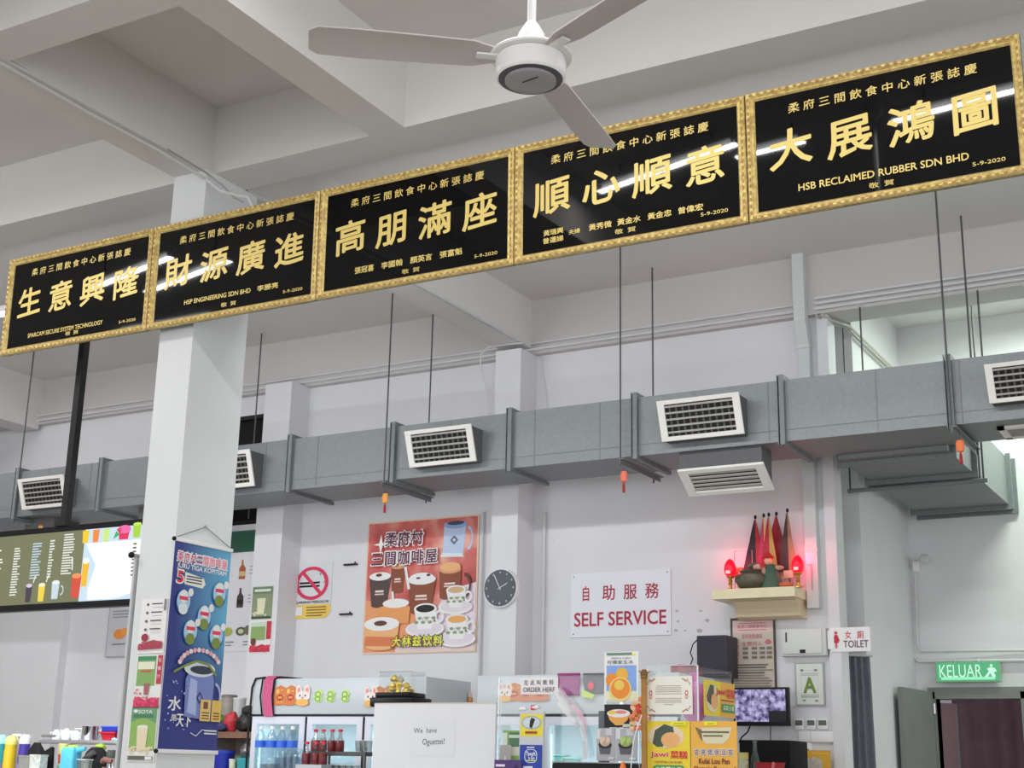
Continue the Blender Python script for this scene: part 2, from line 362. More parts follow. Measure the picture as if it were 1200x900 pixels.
# two small dark boxes under the far left run
for px, w in ((205, .42), (60, .3)):
    p = P(px, 640, DY0 + .25); MB().box(p.x - w, DY0 + .15, DZ0 - .14, p.x + .1, DY0 + .5, DZ0, PLASTER).build('vent_box', duct)

# branch duct through the opening on the right
bd = thing('branch_duct', 'square grey branch duct running back to the far wall above the exit door', 'duct', (-2.55, 11.6, 3.74))
BX0, BX1 = -2.96, -2.14
MB().box(BX0, DY1, 3.74, BX1, 12.9, 4.18, GALV).build('duct_body', bd)
for y in (10.36, 11.13, 11.24, 12.62, 12.86):
    mb = MB(); mb.box(BX0 - .04, y, 3.70, BX1 + .04, y + .03, 3.74, GALVD); mb.box(BX1, y, 3.7405, BX1 + .04, y + .03, 4.2, GALVD); mb.box(BX0 - .04, y, 3.7405, BX0, y + .03, 4.2, GALVD); mb.build('flange', bd)
mb = MB(); mb.tube([(BX0 - .2, 11.19, 3.68), (BX1 + .1, 11.19, 3.68)], .018, GALVD); mb.build('support_bracket', bd)
for px, py in ((1149, 390), (1010, 410)): x = P(px, py, 10.6).x; MB().tube([(x, 10.6, 3.9), (x, 10.6, 5.06)], .0075, ROD, 6).build('hanger_rod', bd)
for x in (BX0 - .18, BX1 + .07): MB().tube([(x, 11.19, 3.66), (x, 11.19, ZS)], .0075, ROD, 6).build('hanger_rod', bd)

# little hanging charms under the duct brackets
for px, py, lab, c1 in ((452, 570, 'small orange disc charm with red tassel hanging under the duct left of the coffee poster', (222, 140, 60)), (731, 545, 'small red lantern charm hanging from the duct above the self service sign', (226, 106, 84)),
                        (1124, 505, 'small orange charm with red tassel hanging by the branch duct', (224, 110, 60)), (49, 606, 'small orange charm hanging over the lit menu board', (230, 150, 70))):
    p = P(px, py, 9.70); t = thing('hanging_charm', lab, 'charm', (p.x, 9.70, DZ0 - .26), 0, 'charms hung under the air duct')
    z = DZ0 - .07
    MB().tube([(p.x, 9.70, DZ0 - .001), (p.x, 9.70, z - .03)], .002, col(120, 30, 30)).build('cord', t)
    MB().lathe([(.006, -.12), (.026, -.11), (.03, -.07), (.026, -.035), (.006, -.03)], (p.x, 9.70, z), col(*c1), 12, sy=.6).build('charm_body', t)
    MB().lathe([(.012, -.2), (.011, -.15), (.005, -.12)], (p.x, 9.70, z), col(150, 24, 36), 8).build('tassel', t)

# ================================================================== PLAQUES
GOLDF = mat('gilt_frame', (206, 172, 112), .4, metal=.35, noise=.35, scale=42, bump=.9)
GOLDL = mat('gold_leaf_letter', (206, 184, 108), .45, metal=.15)
GLOSSB = mat('black_lacquer_glass', (8, 9, 13), .03, spec=.4)
YP, PZ0, PZ1, PWID = 6.105, 4.03, 4.715, 1.333
TITLE = '柔府三間飲食中心新張誌慶'
PL = [('生意興隆', 'black plaque with gilt frame, leftmost of the row over the lit menu board', [('SPARCAM SECURE SYSTEM TECHNOLOGY', .18, .115, .70, .165)]),
      ('財源廣進', 'black plaque with gilt frame across the front of the white pillar', [('HSP ENGINEERING SDN BHD', .22, .155, .62, .205), ('李勝亮', .66, .152, .78, .212)]),
      ('高朋滿座', 'black plaque with gilt frame, middle of the row, without a lamp reflection', [('張冠喜', .2, .145, .30, .21), ('李國翰', .34, .145, .45, .21), ('顏英言', .49, .145, .60, .21), ('張富魁', .64, .145, .75, .21)]),
      ('順心順意', 'black plaque with gilt frame and three rows of small names, below the fan', [('黃瑞興', .13, .165, .22, .22), ('曾運娣', .13, .10, .22, .155), ('夫婦', .245, .14, .295, .185), ('黃秀微', .335, .14, .435, .2), ('黃金水', .46, .14, .56, .2), ('黃金忠', .59, .14, .69, .2), ('曾偉宏', .72, .14, .82, .2)]),
      ('大展鴻圖', 'black plaque with gilt frame, rightmost and largest in view', [('HSB RECLAIMED RUBBER SDN BHD', .19, .145, .80, .205)])]
for i, (big, lab, small) in enumerate(PL):
    x0 = -7.485 + i * PWID; x1 = x0 + PWID - .008; w = x1 - x0; h = PZ1 - PZ0
    sh = Sheet('honour_plaque', lab, 'plaque', ((x0 + x1) / 2, YP + .03, PZ0), w, h, GLOSSB, thick=.02, base='board', group='congratulation plaques in a row')
    sh.root.rotation_euler.x = math.radians(1.2); ROOT[sh.root] = sh.root.matrix_basis.copy()
    sh.part('inscription')
    for k, ch in enumerate(big):
        u = .09 + k * .222; sh.text(ch, u, .37, u + .152, .655, GOLDL, .022, .10); sh.n -= 1
    sh.n += 2; sh.part('title_line')
    for k, ch in enumerate(TITLE):
        u = .165 + k * .0585; sh.text(ch, u, .785, u + .04, .858, GOLDL, .012, .06); sh.n -= 1
    sh.n += 1; sh.part('donor_line')
    for (tx, a, b, c, d) in small: sh.text(tx, a, b + .025, c, d + .018, GOLDL, .02); sh.n -= 1
    for k, ch in enumerate('敬賀'): sh.text(ch, .45 + k * .055, .09 if i != 3 else .095, .483 + k * .055, .13 if i != 3 else .135, GOLDL, .006); sh.n -= 1
    sh.part('date'); sh.text('5-9-2020', .81, .115, .92, .143, GOLDL, .01); sh.flush()
    prof = [(0, .024), (0, -.006), (.008, -.014), (.018, -.012), (.028, .0), (.036, -.003), (.044, .006), (.044, .024)]   # (inwards, y) of the moulding; front is -y
    mb = MB(); vs = []; n = len(prof)
    for cx, cz in ((-1, -1), (1, -1), (1, 1), (-1, 1)):
        for a, y in prof: vs.append((cx * (w / 2 - a), y - .028, h / 2 + cz * (h / 2 - a)))
    fs = [(c * n + k, ((c + 1) % 4) * n + k, ((c + 1) % 4) * n + k + 1, c * n + k + 1) for c in range(4) for k in range(n - 1)]
    mb.add(vs, fs, GOLDF); mb.build('frame', sh.root, local=True)
    # carved beads along the moulding
    mb = MB(); k = 0; bz = mat('gilt_carving', (158, 120, 68), .45, metal=.3)
    for s_ in range(int(w / .038)):
        x = -w / 2 + .03 + s_ * (w - .06) / int(w / .038 - 1)
        for z in (.013, h - .013): mb.ball((x, -.041, z), .012, .004, .006, bz, 6, 4)
    for s_ in range(int(h / .038)):
        z = .04 + s_ * (h - .08) / int(h / .038 - 1)
        for x in (-w / 2 + .013, w / 2 - .013): mb.ball((x, -.041, z), .006, .004, .012, bz, 6, 4)
    mb.build('carving', sh.root, local=True)
t = thing('plaque_rail', 'steel rail on the pillar that carries the row of plaques from behind', 'rail', (-4.2, 6.16, 4.2))
for z in (4.2, 4.55): MB().box(-7.4, 6.15, z, -.85, 6.185, z + .05, STEEL).build('bar', t)
mb = MB(); mb.box(-6.08, 6.185, 4.18, -5.9, 6.2, 4.62, STEEL); mb.build('wall_plate', t)

# ================================================================== CEILING FAN
FANW = mat('fan_enamel', (226, 226, 232), .3)
fc = P(622, 78, 3.75); fx, fy, fz = fc
fan = thing('ceiling_fan', 'white three-blade ceiling fan on a downrod above the plaques', 'fan', (fx, fy, fz - .05))
mb = MB(); mb.lathe([(.118, .036), (.14, .038), (.143, .044), (.138, .051), (.06, .062), (.05, .036)], (fx, fy, fz - .01), FANW, 40); mb.build('blade_plate', fan)
mb = MB(); mb.lathe([(.112, .036), (.119, .034), (.122, .02), (.122, -.02), (.119, -.034), (.112, -.04), (.108, -.036)], (fx, fy, fz - .01), FANW, 40); mb.build('motor_housing', fan)
mb = MB(); mb.lathe([(.108, -.037), (.108, -.041), (.088, -.041), (.088, -.03)], (fx, fy, fz - .01), mat('fan_ring', (70, 69, 74), .4), 40); mb.build('trim_ring', fan)
mb = MB(); mb.lathe([(.088, -.035), (.088, -.049), (.082, -.053), (.0, -.054)], (fx, fy, fz - .01), mat('fan_cap', (140, 138, 142), .35), 40); mb.build('end_cap', fan)
mb = MB(); mb.tube([(fx - .02, fy - .02, fz - .065), (fx + .045, fy - .03, fz - .065)], .002, BLACKP, 5); mb.build('pull_slot', fan)
mb = MB(); mb.lathe([(.062, .048), (.058, .083), (.045, .128), (.026, .163), (.019, .173)], (fx, fy, fz - .005), FANW, 24); mb.build('canopy', fan)
mb = MB(); mb.tube([(fx, fy, fz + .155), (fx, fy, ZS)], .0155, FANW, 14); mb.build('downrod', fan)
mb = MB(); mb.lathe([(.07, ZS - fz), (.065, ZS - fz - .05), (.02, ZS - fz - .09)], (fx, fy, fz), FANW, 24); mb.build('ceiling_cup', fan)
BL = mat('fan_blade', (176, 170, 168), .4)
for az in (217, 337, 97):
    a = math.radians(az); mb = MB(); vs = []; fs = []
    secs = [(.10, .03, 0), (.15, .045, 0), (.2, .062, .01), (.35, .066, .012), (.6, .07, .008), (.73, .066, .004), (.76, .045, .002)]
    for r, hw, ca in secs:
        for s_ in (-1, 0, 1):
            for o in (0, .006):
                t = s_ * hw; z = .03 + o + (ca if s_ == 0 else 0) + t * .22
                vs.append((fx + r * math.cos(a) - t * math.sin(a), fy + r * math.sin(a) + t * math.cos(a), fz + z))
    for i in range(len(secs) - 1):
        b, c = i * 6, i * 6 + 6
        for (p_, q_) in ((0, 2), (2, 4)): fs.append((b + p_, c + p_, c + q_, b + q_)); fs.append((b + p_ + 1, b + q_ + 1, c + q_ + 1, c + p_ + 1))
        fs.append((b, b + 1, c + 1, c)); fs.append((b + 4, c + 4, c + 5, b + 5))
    e = (len(secs) - 1) * 6; fs += [(0, 2, 3, 1), (2, 4, 5, 3), (e, e + 1, e + 3, e + 2), (e + 2, e + 3, e + 5, e + 4)]
    mb.add(vs, fs, BL, True); blade = mb.build('blade', fan)
    mb = MB(); mb.rbox(-.03, -.02, -.004, .07, .02, .004, FANW, .003)
    R_ = Matrix.Translation((fx + .12 * math.cos(a), fy + .12 * math.sin(a), fz + .026)) @ Matrix.Rotation(a, 4, 'Z'); mb.v = [R_ @ v for v in mb.v]; mb.build('blade_arm', blade)

# ================================================================== FLUORESCENT LAMPS
TUBE = mat('lamp_tube', (250, 252, 255), .4, emit=7, raw=True)
def lamp(x, y, z, ln, lab, rz=0, power=32, color=(1, .98, .97), rods=True):
    t = thing('fluorescent_lamp', lab, 'lamp', (x, y, z), rz)
    MB().rbox(-ln / 2, -.035, .03, ln / 2, .035, .075, WHITEP, .008).build('housing', t, local=True)
    MB().tube([(-ln / 2 + .04, 0, .01), (ln / 2 - .04, 0, .01)], .014, TUBE, 10).build('tube', t, local=True)
    mb = MB()
    for s_ in (-1, 1): mb.box(s_ * (ln / 2 - .03) - .012, -.015, -.008, s_ * (ln / 2 - .03) + .012, .015, .035, WHITEP)
    mb.build('socket', t, local=True)
    if rods and ZS - z > .12: MB().tube([(-ln / 3, 0, .07), (-ln / 3, 0, ZS - z)], .006, ROD, 6).build('drop_rod', t, local=True); MB().tube([(ln / 3, 0, .07), (ln / 3, 0, ZS - z)], .006, ROD, 6).build('drop_rod', t, local=True)
    l = bpy.data.lights.new('tube_light', 'AREA'); l.shape = 'RECTANGLE'; l.size = ln; l.size_y = .06; l.energy = power; l.color = color
    o = bpy.data.objects.new('tube_light', l); o.parent = t; o.location = (0, 0, -.02); COL.objects.link(o)
    return t
def mirror_lamp(px, py, z, ln, lab, rz=0, power=32):     # where a tube must hang for its reflection to fall on the plaque there
    p = P(px, py, YP); d = p - EYE; tau = math.radians(1.2); n = Vector((0, -math.cos(tau), -math.sin(tau))); r = d - 2 * d.dot(n) * n
    k = (z - p.z) / r.z; q = p + r * k; return lamp(q.x, q.y, z, ln, lab, rz, power)
mirror_lamp(779, 195, 5.44, 1.25, 'fluorescent tube on the ceiling mirrored in the plaque below the fan', .28)
mirror_lamp(1160, 110, 5.44, 1.25, 'fluorescent tube on the ceiling mirrored at the right end of the row', .12)
mirror_lamp(152, 318, 5.3, 1.25, 'fluorescent tube mirrored in the leftmost plaque', .25)
mirror_lamp(218, 322, 5.3, 1.25, 'fluorescent tube mirrored in the plaque on the pillar', .25)
mirror_lamp(902, 172, 5.44, .5, 'short fluorescent tube mirrored at the left of the rightmost plaque', .1, 12)
zl = P(0, 371, 6.85).z
for x, lab in ((P(-48, 371, 6.85).x, 'lit fluorescent tube at the left edge beside the leftmost plaque'), (-6.75, 'fluorescent tube hung behind the leftmost plaque'), (-4.9, 'fluorescent tube hung behind the middle plaque'), (-3.3, 'fluorescent tube hung behind the plaque below the fan'), (-1.7, 'fluorescent tube hung behind the rightmost plaque')):
    t = lamp(x, 6.85, zl, 1.2, lab, 0, 15, (.95, .98, 1), rods=False); MB().box(-.03, -.66, .03, .03, -.03, .06, STEEL).build('wall_arm', t, local=True); t.children[-2].rotation_euler = (math.radians(62), 0, 0)
lamp(-1.2, 11.9, 5.45, 1.25, 'fluorescent tube in the rear room above the exit door', 0, 88, (.84, 1, .84))
lamp(-11.8, 8.3, 5.45, 1.25, 'added fluorescent tube out of view at the far left, brightening that side of the hall', 0, 48)  # extra tube out of view, added to lift the dark left side
lamp(-9.5, 2.5, 5.45, 1.25, 'fluorescent tube on the ceiling at the far left front')

# ================================================================== CONDUITS AND CABLES
def run(name, pts, r, m, lab, cat='conduit', group=None):
    o = MB().tube(pts, r, m, 8).build(name, loc=pts[0]); return tag(o, lab, cat, group)
run('conduit', [(-15, 10.60, 5.10), (-3.32, 10.60, 5.10)], .013, PVC, 'lower white conduit along the foot of the wall beam')
run('conduit', [(-15, 10.60, 5.155), (-3.32, 10.60, 5.155)], .011, PVC, 'upper white conduit along the wall beam')
for k in range(3): run('conduit', [(-3.2, 10.60, 5.10 + k * .045), (4, 10.60, 5.10 + k * .045)], .014, PVC, ('lowest', 'middle', 'topmost')[k] + ' of three white conduits over the right opening', group='conduits over the opening')
for k in range(2): run('conduit', [(-3.19 + k * .045, 10.6, 5.04), (-3.15 + k * .045, 10.75, 5.03), (-3.07 + k * .04, 11.0, 5.04), (-3.07 + k * .04, 12.9, 5.04)], .012, mat('pvc_old', (160, 158, 148), .5), ('outer', 'inner')[k] + ' conduit running back along the side wall under the ceiling', group='side wall conduits')
run('conduit', [(-5.855, 6.6, 5.12), (-5.855, 10.58, 5.12)], .013, PVC, 'conduit along the lower edge of the beam that meets the wall column')
pts = [(-5.90, -2, 5.09)] + [(-5.90 + .006 * math.sin(y * 3), y, 5.088 - .004 * math.sin(y * 5)) for y in (0, 1, 2, 3, 4, 4.6, 5.2, 5.8)] + [(-5.84, 6.18, 5.03), (-5.72, 6.2, 4.93), (-5.55, 6.2, 4.86), (-5.45, 6.16, 4.82), (-5.38, 6.16, 4.7)]
cb = thing('cable', 'pair of cables along the beam down to the pillar plaque', 'cable', (-5.9, 0, 5.09)); MB().tube(pts, .011, PVC).build('thick_cable', cb)
MB().tube([(x + .02, y - .01, z + .03) for x, y, z in pts[:-3]] + [(-5.6, 6.2, 4.86), (-5.5, 6.17, 4.8)], .006, mat('cable_grey', (140, 138, 136), .5)).build('thin_cable', cb)
def wallpx(l, y): return [tuple(P(a, b, y)) for a, b in l]
run('cable', wallpx([(612, 402), (590, 404), (572, 407), (564, 415), (563, 425), (567, 445), (572, 462), (573, 490)], 10.38), .008, PVC, 'white cable looping down left of the wall column', 'cable')
run('cable', wallpx([(636, 398), (635, 415), (637, 440), (641, 465), (642, 485)], 10.695), .009, PVC, 'white cable dropping right of the wall column above the duct', 'cable')
run('conduit', [tuple(P(638, 600, 10.67)), (P(638, 600, 10.67).x, 10.67, 0.9)], .014, PVC, 'vertical white conduit on the wall right of the clock')
run('conduit', [tuple(P(566, 600, 10.67)), (P(566, 600, 10.67).x, 10.67, 0.9)], .012, PVC, 'vertical white conduit between coffee poster and wall column')
tk = thing('cable_trunking', 'white vertical cable trunking at the right end of the back wall', 'trunking', (-3.29, 10.6, 2.1)); TRK = mat('trunking_grey', (182, 187, 187), .45)
mb = MB(); mb.box(-3.36, 10.53, 5.0, -3.265, 10.62, ZS, TRK); mb.add([(-3.36, 10.53, 5.0), (-3.265, 10.53, 5.0), (-3.265, 10.61, 4.8), (-3.36, 10.61, 4.8), (-3.36, 10.62, 5.0), (-3.265, 10.62, 5.0), (-3.265, 10.7, 4.8), (-3.36, 10.7, 4.8)], [(0, 3, 2, 1), (0, 4, 7, 3), (1, 2, 6, 5), (4, 5, 6, 7), (0, 1, 5, 4), (3, 7, 6, 2)], TRK); mb.build('upper_run', tk)
MB().box(-3.36, 10.61, 2.66, -3.265, 10.7, 4.8, TRK).build('cover', tk)
mb = MB(); mb.box(-3.365, 10.6, 4.78, -3.26, 10.7, 4.81, PVC); mb.box(-3.365, 10.605, 3.1, -3.26, 10.7, 3.13, PVC); mb.build('joint_clip', tk)
# rear room pipes, bell and switch
run('conduit', [tuple(P(1061, 575, 12.882)), tuple(P(1064, 745, 12.882)), tuple(P(1067, 765, 12.882)), tuple(P(1076, 775, 12.882)), tuple(P(1100, 775, 12.882)), tuple(P(1200, 774, 12.882)), (7.9, 12.882, P(1200, 774, 12.882).z)], .016, PVC, 'pipe coming down the rear corner and turning above the exit sign')
run('conduit', [tuple(P(1072, 672, 12.86)), tuple(P(1075, 755, 12.86)), tuple(P(1079, 763, 12.86)), tuple(P(1200, 762, 12.88)), (7.9, 12.88, P(1200, 762, 12.88).z)], .012, PVC, 'thinner pipe from the switch box turning right above the exit sign')
t = thing('wall_lamp', 'small round lamp on a bent arm above a switch on the rear wall', 'lamp', tuple(P(1074, 668, 12.88)))
p = P(1083, 655, 12.74); MB().ball(p, .045, .03, .045, mat('lamp_disc', (176, 178, 176), .4)).build('lamp_head', t)
a = P(1072, 656, 12.86); MB().tube([(a.x, 12.88, a.z), (a.x, 12.76, a.z), (p.x, 12.75, p.z)], .01, PVC).build('arm', t)
a = P(1069, 658, 12.86); b = P(1077, 670, 12.86); MB().rbox(a.x, 12.85, b.z, b.x, 12.9, a.z, WHITEP, .006).build('switch_box', t)

# ================================================================== THE DOORWAY, EXIT SIGN, TOILET SIGN, CURTAINS
DOORG = mat('door_grey', (112, 115, 112), .55, noise=.05, scale=6)
mb = MB(); mb.box(DX0 - .06, 12.84, 0, DX0, 13.05, DZ, DOORG); mb.box(DX1, 12.84, 0, DX1 + .06, 13.05, DZ, DOORG); mb.box(DX0 - .06, 12.84, DZ - .06, DX1 + .06, 13.05, DZ + .04, DOORG)
struct('door_frame', mb)
dl = thing('door_leaf', 'grey door leaf swung open against the side wall left of the doorway', 'door', (-2.99, 12.84, 0))
h0 = Vector((-2.99, 12.83)); h1 = Vector((-3.06, 12.06)); n = Vector((.05, 0))
mb = MB(); z1 = PX(1057, 800, -3.05).z; mb.add([(h0.x, h0.y, .02), (h1.x, h1.y, .02), (h1.x + .045, h1.y, .02), (h0.x + .045, h0.y, .02), (h0.x, h0.y, DZ), (h1.x, h1.y, DZ), (h1.x + .045, h1.y, DZ), (h0.x + .045, h0.y, DZ)], [(0, 3, 2, 1), (4, 5, 6, 7), (0, 1, 5, 4), (1, 2, 6, 5), (2, 3, 7, 6), (3, 0, 4, 7)], DOORG)
mb.build('panel', dl)
mb = MB()
for z in (.4, 1.2, 1.95): mb.tube([(-2.935, 12.82, z), (-2.935, 12.82, z + .09)], .012, STEEL)
mb.build('hinge', dl)
mb = MB(); mb.tube([(-3.0, 12.14, 1.02), (-2.96, 12.14, 1.02), (-2.96, 12.26, 1.02)], .01, STEEL); mb.build('handle', dl)
il = thing('inner_door_leaf', 'narrow pinkish inner door leaf standing ajar inside the doorway', 'door', (-2.86, 13.1, 0))
a = P(1096, 816, 13.12); b = P(1116, 822, 13.3); mb = MB(); pk = mat('door_pink', (122, 98, 104), .5); mb.add([(a.x, 13.12, 0.02), (b.x, 13.34, .02), (b.x + .03, 13.33, .02), (a.x + .03, 13.1, .02), (a.x, 13.12, 2.06), (b.x, 13.34, 2.06), (b.x + .03, 13.33, 2.06), (a.x + .03, 13.1, 2.06)], [(0, 1, 2, 3), (4, 7, 6, 5), (0, 4, 5, 1), (1, 5, 6, 2), (2, 6, 7, 3), (3, 7, 4, 0)], pk); mb.build('panel', il)
mb = MB(); mb.tube([(b.x + .015, 13.33, .02), (b.x + .015, 13.33, 2.06)], .018, DOORG); mb.build('edge_strip', il)
def curtain(name, lab, x0, y0, x1, y1, z0, z1, m, n, amp, rail=True):
    t = thing(name, lab, 'curtain', ((x0 + x1) / 2, (y0 + y1) / 2, z0)); mb = MB(); vs = []; fs = []; d = Vector((x1 - x0, y1 - y0)); nn = Vector((-d.y, d.x)).normalized(); N = n * 8
    for j in range(7):
        z = z1 + (z0 - z1) * j / 6
        for i in range(N + 1):
            u = i / N; o = amp * (.6 + .5 * j / 6) * math.sin(u * n * 2 * math.pi + .6 * math.sin(j * .8 + u * 9)); vs.append((x0 + d.x * u + nn.x * o, y0 + d.y * u + nn.y * o, z))
    for j in range(6):
        for i in range(N): k = j * (N + 1) + i; fs.append((k, k + N + 1, k + N + 2, k + 1))
    mb.add(vs, fs, m, True); o = mb.build('cloth', t); o.modifiers.clear(); md = o.modifiers.new('thick', 'SOLIDIFY'); md.thickness = .003
    MB().tube([(x0 - d.x * .05, y0 - d.y * .05, z1 + .01), (x1 + d.x * .05, y1 + d.y * .05, z1 + .01)], .01, STEEL).build('rail', t)
    return t
curtain('toilet_curtain', 'dark grey curtain hanging in the toilet passage below the toilet sign', -3.32, 10.98, -3.05, 11.22, .15, P(992, 768, 11.0).z, mat('curtain_grey', (98, 100, 108), .85, noise=.08, scale=30), 6, .03)
curtain('door_curtain', 'dark purple curtain filling the exit doorway', -2.95, 13.6, -2.0, 13.6, .1, 2.35, mat('curtain_purple', (92, 70, 78), .85, noise=.1, scale=9), 6, .03)
struct('wall_passage', MB().box(-3.4, 13.9, 0, -1.6, 14, 2.9, WALL))
c, w, h = rect_at(1097, 776, 1174, 799, 12.85)
sh = Sheet('exit_sign', 'green lit KELUAR exit sign over the doorway', 'sign', (c.x, 12.86, c.z), w, h, mat('sign_rim', (120, 170, 130), .5), thick=.05, base='housing')
sh.part('face'); sh.rect(.02, .06, .98, .94, glow(84, 176, 124, 1.0)); sh.rect(.08, .1, .92, .24, glow(150, 240, 190, 1.0))
sh.part('lettering'); sh.text('KELUAR', .06, .22, .72, .84, glow(196, 255, 220, 1.1), -.005); W_ = glow(196, 255, 220, 1.1)
sh.ell(.87, .78, .022, .07, W_, 10); sh.poly([(.80, .62), (.85, .7), (.92, .66), (.95, .5), (.9, .45), (.93, .25), (.88, .2), (.85, .42), (.80, .2), (.76, .24), (.83, .5)], W_); sh.done()
mb = MB(); mb.box(c.x - w * .2, 12.81, c.z + h, c.x - w * .17, 12.9, c.z + h + .02, STEEL); mb.box(c.x + w * .17, 12.81, c.z + h, c.x + w * .2, 12.9, c.z + h + .02, STEEL); mb.build('bracket', sh.root)
RED = col(176, 34, 58)
c, w, h = rect_at(973, 736, 1021, 763, 10.66); z_ = c.z
sh = Sheet('toilet_sign', 'white TOILET sign with a red woman figure sticking out from the wall end', 'sign', (c.x, 10.66, z_), w, h, WHITEP, thick=.012, base='board')
sh.part('lettering'); MR = col(84, 36, 62); sh.text('女', .38, .52, .53, .84, RED, .012); sh.text('廁', .68, .52, .84, .84, RED, .008); sh.text('TOILET', .33, .16, .95, .45, MR, .012)
sh.part('figure'); sh.ell(.15, .78, .035, .065, RED, 14); sh.poly([(.12, .7), (.18, .7), (.24, .45), (.21, .42), (.185, .56), (.215, .36), (.175, .36), (.175, .14), (.155, .14), (.155, .34), (.145, .34), (.145, .14), (.125, .14), (.125, .36), (.085, .36), (.115, .56), (.09, .42), (.06, .45)], RED); sh.done()
mb = MB(); mb.box(c.x - w / 2 - .02, 10.64, z_ + .02, c.x - w / 2 + .03, 10.7, z_ + h - .02, WHITEP); mb.build('bracket', sh.root)

# ================================================================== THE MENU LIGHTBOX BEHIND THE PILLAR
YT = 6.4
tl = P(-60, 640, YT); x1 = -6.19; z0 = P(70, 710, YT).z - .02; z1 = P(70, 622, YT).z + .03
sh = Sheet('menu_board', 'lit menu screen with drink pictures hung left of the white pillar', 'menu', ((tl.x + x1) / 2, YT + .06, z0), x1 - tl.x, z1 - z0, BLACKP, thick=.06, base='housing')
def um(px, py=665): return (P(px, py, YT).x - tl.x) / (x1 - tl.x)
def vm(px, py): return (P(px, py, YT).z - z0) / (z1 - z0)
OL = glow(122, 124, 92, .95); us = um(96)
sh.part('screen_panel'); sh.rect(.005, .075, us, .93, OL); sh.n -= 1
sh.rect(us, .075, .995, .93, glow(205, 228, 250, 1.0))
sh.poly([(us + .04, .09), (um(105), .2), (um(112), .5), (us + .02, .7), (us + .01, .76), (.97, .76), (.97, .2), (um(140), .09)], glow(252, 254, 255, 1.1))
sh.part('price_list'); WH = glow(232, 236, 226, 1.0); BLU = glow(190, 214, 226, 1.0); random.seed(3)
for (a, b, t_, e_, m_, nl) in ((um(15), um(24), .76, .16, WH, 19), (um(36), um(48), .80, .35, BLU, 14), (um(56), um(62), .82, .35, WH, 14), (um(72), um(85), .88, .38, WH, 16), (um(-14), um(3), .75, .3, WH, 12)):
    for k in range(nl):
        v = t_ - (t_ - e_) * k / nl; ww = (b - a)
        sh.rect(a, v, a + ww * random.uniform(.55, 1), v + (t_ - e_) / nl * .5, m_); sh.n -= 1
for k in range(9):
    v = .70 - .045 * k; sh.rect(um(154), v, um(158), v + .02, glow(120, 100, 70, .8)); sh.n -= 1
def cupm(u, v, wd, ht, m, top=None):
    sh.part('drink_picture'); sh.poly([(u - wd * .4, v), (u + wd * .4, v), (u + wd * .5, v + ht), (u - wd * .5, v + ht)], m)
    if top: sh.ell(u, v + ht, wd * .5, ht * .12, top, 14)
cupm(um(37), .10, .03, .2, glow(70, 60, 80, .9), glow(220, 200, 230, 1)); cupm(um(52), .10, .032, .2, glow(240, 214, 70, 1), glow(245, 240, 210, 1))
cupm(um(68), .12, .036, .2, glow(200, 220, 228, 1), glow(235, 240, 245, 1)); sh.ring(um(75), .22, .012, .06, .65, glow(200, 220, 228, 1), 14, -100, 100)
cupm(um(101), .25, .03, .3, glow(250, 190, 40, 1), glow(255, 250, 240, 1.1)); cupm(um(92), .12, .045, .26, glow(214, 80, 56, 1), glow(250, 150, 90, 1))
sh.line([(um(42), .33), (um(44), .42)], .01, WH); sh.line([(um(57), .33), (um(60), .43)], .01, WH); sh.line([(um(86), .45), (um(85), .6)], .012, WH)
for px, m_ in ((98, (250, 206, 40)), (110, (246, 140, 60)), (122, (206, 236, 130))): cupm(um(px), .765, .03, .15, glow(*m_, 1.0))
cupm(um(143), .77, .05, .13, glow(226, 44, 96, 1)); sh.ell(um(143), .89, .03, .05, glow(240, 110, 170, 1), 14); cupm(um(158), .78, .036, .16, glow(170, 216, 60, 1), glow(196, 236, 100, 1))
sh.poly([(um(131), .78), (um(138), .83), (um(134), .88)], glow(50, 180, 90, 1)); sh.poly([(um(134), .9), (um(140), .97 - .06), (um(139), .82)], glow(220, 60, 100, 1)); sh.done()
p = P(80, 612, YT + .05); mb = MB(); mb.box(p.x - .025, YT, z1, p.x + .025, YT + .05, 4.56, BLACKM); mb.box(p.x - .025, 6.19, 4.5, p.x + .025, YT, 4.56, BLACKM); mb.box(p.x - .05, YT - .02, z1 - .0, p.x + .05, YT + .1, z1 + .03, BLACKM); mb.build('ceiling_pole', sh.root)

t = lamp(-7.9, YT + .13, z0 + .25, 1.2, 'added fluorescent tube hidden behind the menu screen to brighten the lower left wall', 0, 34, (.93, .97, 1), rods=False); t.children[-1].rotation_euler = (math.radians(65), 0, 0)  # unseen tube added to light the wall behind the drinks counter
MB().box(-.3, -.07, .03, .3, -.03, .07, STEEL).build('wall_arm', t, local=True)
# ================================================================== BANNERS AND POSTERS ON THE PILLAR
PF = -5.85
za, zb = PX(183, 880, PF).z, PX(206, 632, PF).z; BW = .505
NAVY, SKY = (42, 52, 118), (70, 130, 180)
BAN = bpy.data.materials.new('banner_blue'); BAN.use_nodes = True; nt = BAN.node_tree; b_ = nt.nodes['Principled BSDF']; b_.inputs['Roughness'].default_value = .4
tc = nt.nodes.new('ShaderNodeTexCoord'); gr = nt.nodes.new('ShaderNodeMapping'); gr.inputs['Rotation'].default_value = (0, math.radians(-60), 0); gr.inputs['Location'].default_value = (.15, 0, 0); g2 = nt.nodes.new('ShaderNodeTexGradient'); rp = nt.nodes.new('ShaderNodeValToRGB')
sx_ = nt.nodes.new('ShaderNodeSeparateXYZ'); mr = nt.nodes.new('ShaderNodeMapRange'); mm = nt.nodes.new('ShaderNodeMath'); mm.operation = 'MULTIPLY'
